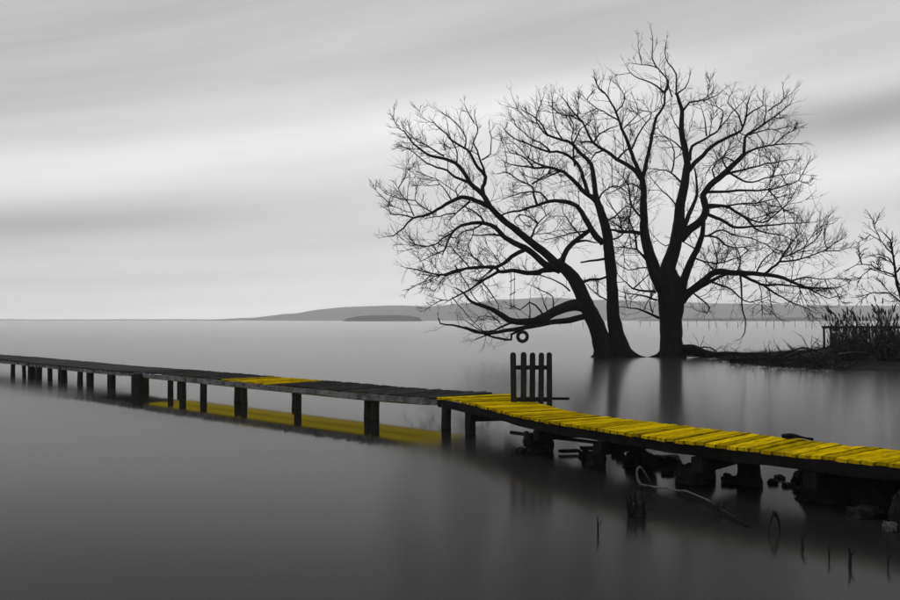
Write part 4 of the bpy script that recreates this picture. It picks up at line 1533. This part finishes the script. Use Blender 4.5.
fbm = empty('fallen_branch', tuple(wl(640, 486, 0)))
tag(fbm, 'pale crooked fallen branch with an arched end lying half in the water', 'branch')
m = MB()
path = [wl(641, 484.5, .05), wl(660, 488, .05), wl(680, 490, .07), wl(698, 496, .07), wl(712, 502.5, .05)]
line = smooth_line(path, .06)
for i in range(len(line)):
    line[i] = line[i] + noise.noise_vector(Vector((i * .35, 2, 0))) * .022
m.tube(line, [.013 - .003 * i / len(line) + .003 * noise.noise(Vector((i * .7, 0, 0))) for i in range(len(line))], 8, rough=.2, seed=3)
m.build('stem', M_PALE, fbm, smooth=True)
m = MB()
path = [wl(711, 502, .05), wl(724, 511, .05), wl(738, 520, .03), wl(748, 526, .01), wl(752, 528, -.04)]
line = smooth_line(path, .06)
for i in range(len(line)):
    line[i] = line[i] + noise.noise_vector(Vector((i * .35, 9, 0))) * .014
m.tube(line, [.016 - .007 * i / len(line) for i in range(len(line))], 8, rough=.25, seed=5)
m.build('wet_end', M_POST, fbm, smooth=True)
m = MB()
zb = wl(641, 484.5, .05).y
path = [P(641, 485, zb), P(637.5, 479, zb + .03), P(637, 471, zb + .06), P(639.5, 467, zb + .1), P(643, 470, zb + .15), P(648, 478, zb + .2), P(652, 484, zb + .25)]
line = smooth_line(path, .04)
m.tube(line, [.019 - .012 * i / len(line) for i in range(len(line))], 8, rough=.25, seed=6)
m.build('arched_fork', M_PALE, fbm, smooth=True)
m = MB()
for (x, y, dx_, dy_, ln) in ((640, 484, 0, 10, .12), (722, 509, 3, -8, .1), (735, 518, 5, -5, .08), (744, 523, 2, -8, .1)):
    a = wl(x, y, .05)
    m.tube([a, a + Vector((dx_ * .006, -.02, -dy_ * .007)), a + Vector((dx_ * .012, -.02, -dy_ * .012))], [.012, .009, .004], 5)
m.build('side_twigs', M_POST, fbm)

# stub of the branch standing in water
m = MB()
a = wl(719, 516, 0)
m.tube([a + Vector((0, 0, -.3)), a + Vector((.005, 0, 0)), a + Vector((-.01, 0, .08)), a + Vector((-.02, 0, .16))], [.035, .034, .03, .02], 8, rough=.25, seed=2)
tag(m.build('stub', M_POST, smooth=True, origin=tuple(a)), 'short wet stub of wood rising under the pale fallen branch', 'stub')

# root stump
st = wl(637, 516, 0)
sr_ = empty('root_stump', tuple(st))
tag(sr_, 'jagged black root stump with upright spikes in the shallow water', 'stump')
m = MB()
m.tube([st + Vector((0, 0, -.3)), st + Vector((0, 0, 0)), st + Vector((.01, 0, .08)), st + Vector((0, 0, .15))], [.10, .085, .075, .05], 10, rough=.35, seed=7)
m.build('stump', M_POST, sr_, smooth=True)
rs = random.Random(15)
for i in range(13):
    a = rs.uniform(0, 6.28)
    b0_ = st + Vector((math.cos(a) * .09, math.sin(a) * .06, rs.uniform(-.02, .08)))
    h = rs.uniform(.12, .30)
    out = Vector((math.cos(a) * rs.uniform(-.05, .13), math.sin(a) * .06, h * rs.uniform(.5, 1)))
    m = MB()
    m.tube([b0_, b0_ + out * .5 + Vector((rs.uniform(-.02, .02), 0, 0)), b0_ + out * .85, b0_ + out + Vector((rs.uniform(-.02, .02), 0, 0))], [.022, .017, .011, .003], 5)
    m.build('root_spike', M_POST, sr_)
m = MB()
for k in range(9):
    twig(m, st + Vector((rs.uniform(-.08, .08), rs.uniform(-.05, .05), rs.uniform(.02, .12))), Vector((rs.uniform(-1, 1), rs.uniform(-.6, .6), rs.uniform(-.1, 1))), rs.uniform(.12, .28), .009, rs, 1, 0, .1)
_o = m.build('rootlets', M_POST, sr_)
_o['kind'] = 'stuff'

# thin sticks in the shallows
stk = [('lone thin stick standing in the open shallows left of the root stump', [(598, 534), (598, 526), (597.5, 517)], .010),
       ('bent stick in the shallows near the dark bank, single and short', [(803, 548), (802, 540), (804, 532)], .014),
       ('short dark stick in the shallows furthest from the root stump', [(850, 566), (850.5, 556), (849, 547)], .016),
       ('hair-thin stick between the bent stick and the dark short stick', [(829, 560), (829, 552), (828, 545)], .008),
       ('thin stick close to the frame edge in the shallows', [(888, 568), (888, 560), (889, 553)], .008)]
for lab, pp, rad in stk:
    a = wl(*pp[0], 0)
    pts = [a + Vector((0, 0, -.2)), a] + [P(x, y, a.y) for x, y in pp[1:]]
    m = MB()
    m.tube(pts, [rad, rad, rad * .9, rad * .5], 6, rough=.2, seed=rad * 100)
    # little side stub
    m.tube([pts[2], pts[2] + Vector((.03, 0, .03)), pts[2] + Vector((.04, 0, .06))], [rad * .6, rad * .45, rad * .25], 5)
    tag(m.build('stick', M_POST, origin=tuple(a)), lab, 'stick')
# folded reed: inverted V
a = wl(767, 534, 0); b2 = wl(781, 530, 0); tp = P(774.5, 512, a.y)
m = MB()
m.tube([a + Vector((0, 0, -.1)), a.lerp(tp, .5) + Vector((-.008, 0, 0)), tp], [.004, .006, .016], 5)
m.tube([tp, b2.lerp(tp, .5) + Vector((.012, 0, 0)), b2 + Vector((0, 0, -.1))], [.024, .012, .004], 5)
tag(m.build('folded_reed', M_POST, origin=tuple(a)), 'folded reed stem standing in the shallows like an upturned V', 'reed')

# ------------------------------------------------------------------ haze over the lake
m = MB()
zb_, zt_ = -6.0, 230.0
X_ = 5600.0
m.v = [Vector((x, y, z)) for x in (-X_, X_) for y in (-400, 5600) for z in (zb_, zt_)]
m.f = [(0, 1, 3, 2), (4, 6, 7, 5), (0, 4, 5, 1), (2, 3, 7, 6), (0, 2, 6, 4), (1, 5, 7, 3)]
mh = bpy.data.materials.new('haze')
mh.use_nodes = True
N = Nodes(mh.node_tree)
N.n.clear()
mo = N.new('ShaderNodeOutputMaterial')
pv = N.new('ShaderNodeVolumePrincipled')
pv.inputs['Color'].default_value = (1, 1, 1, 1)
pv.inputs['Density'].default_value = 3.1e-4
pv.inputs['Anisotropy'].default_value = .7
N.l.new(pv.outputs[0], mo.inputs['Volume'])
hz = m.build('haze', mh)
hz['kind'] = 'stuff'
hz['label'] = 'thin pale haze over the lake'
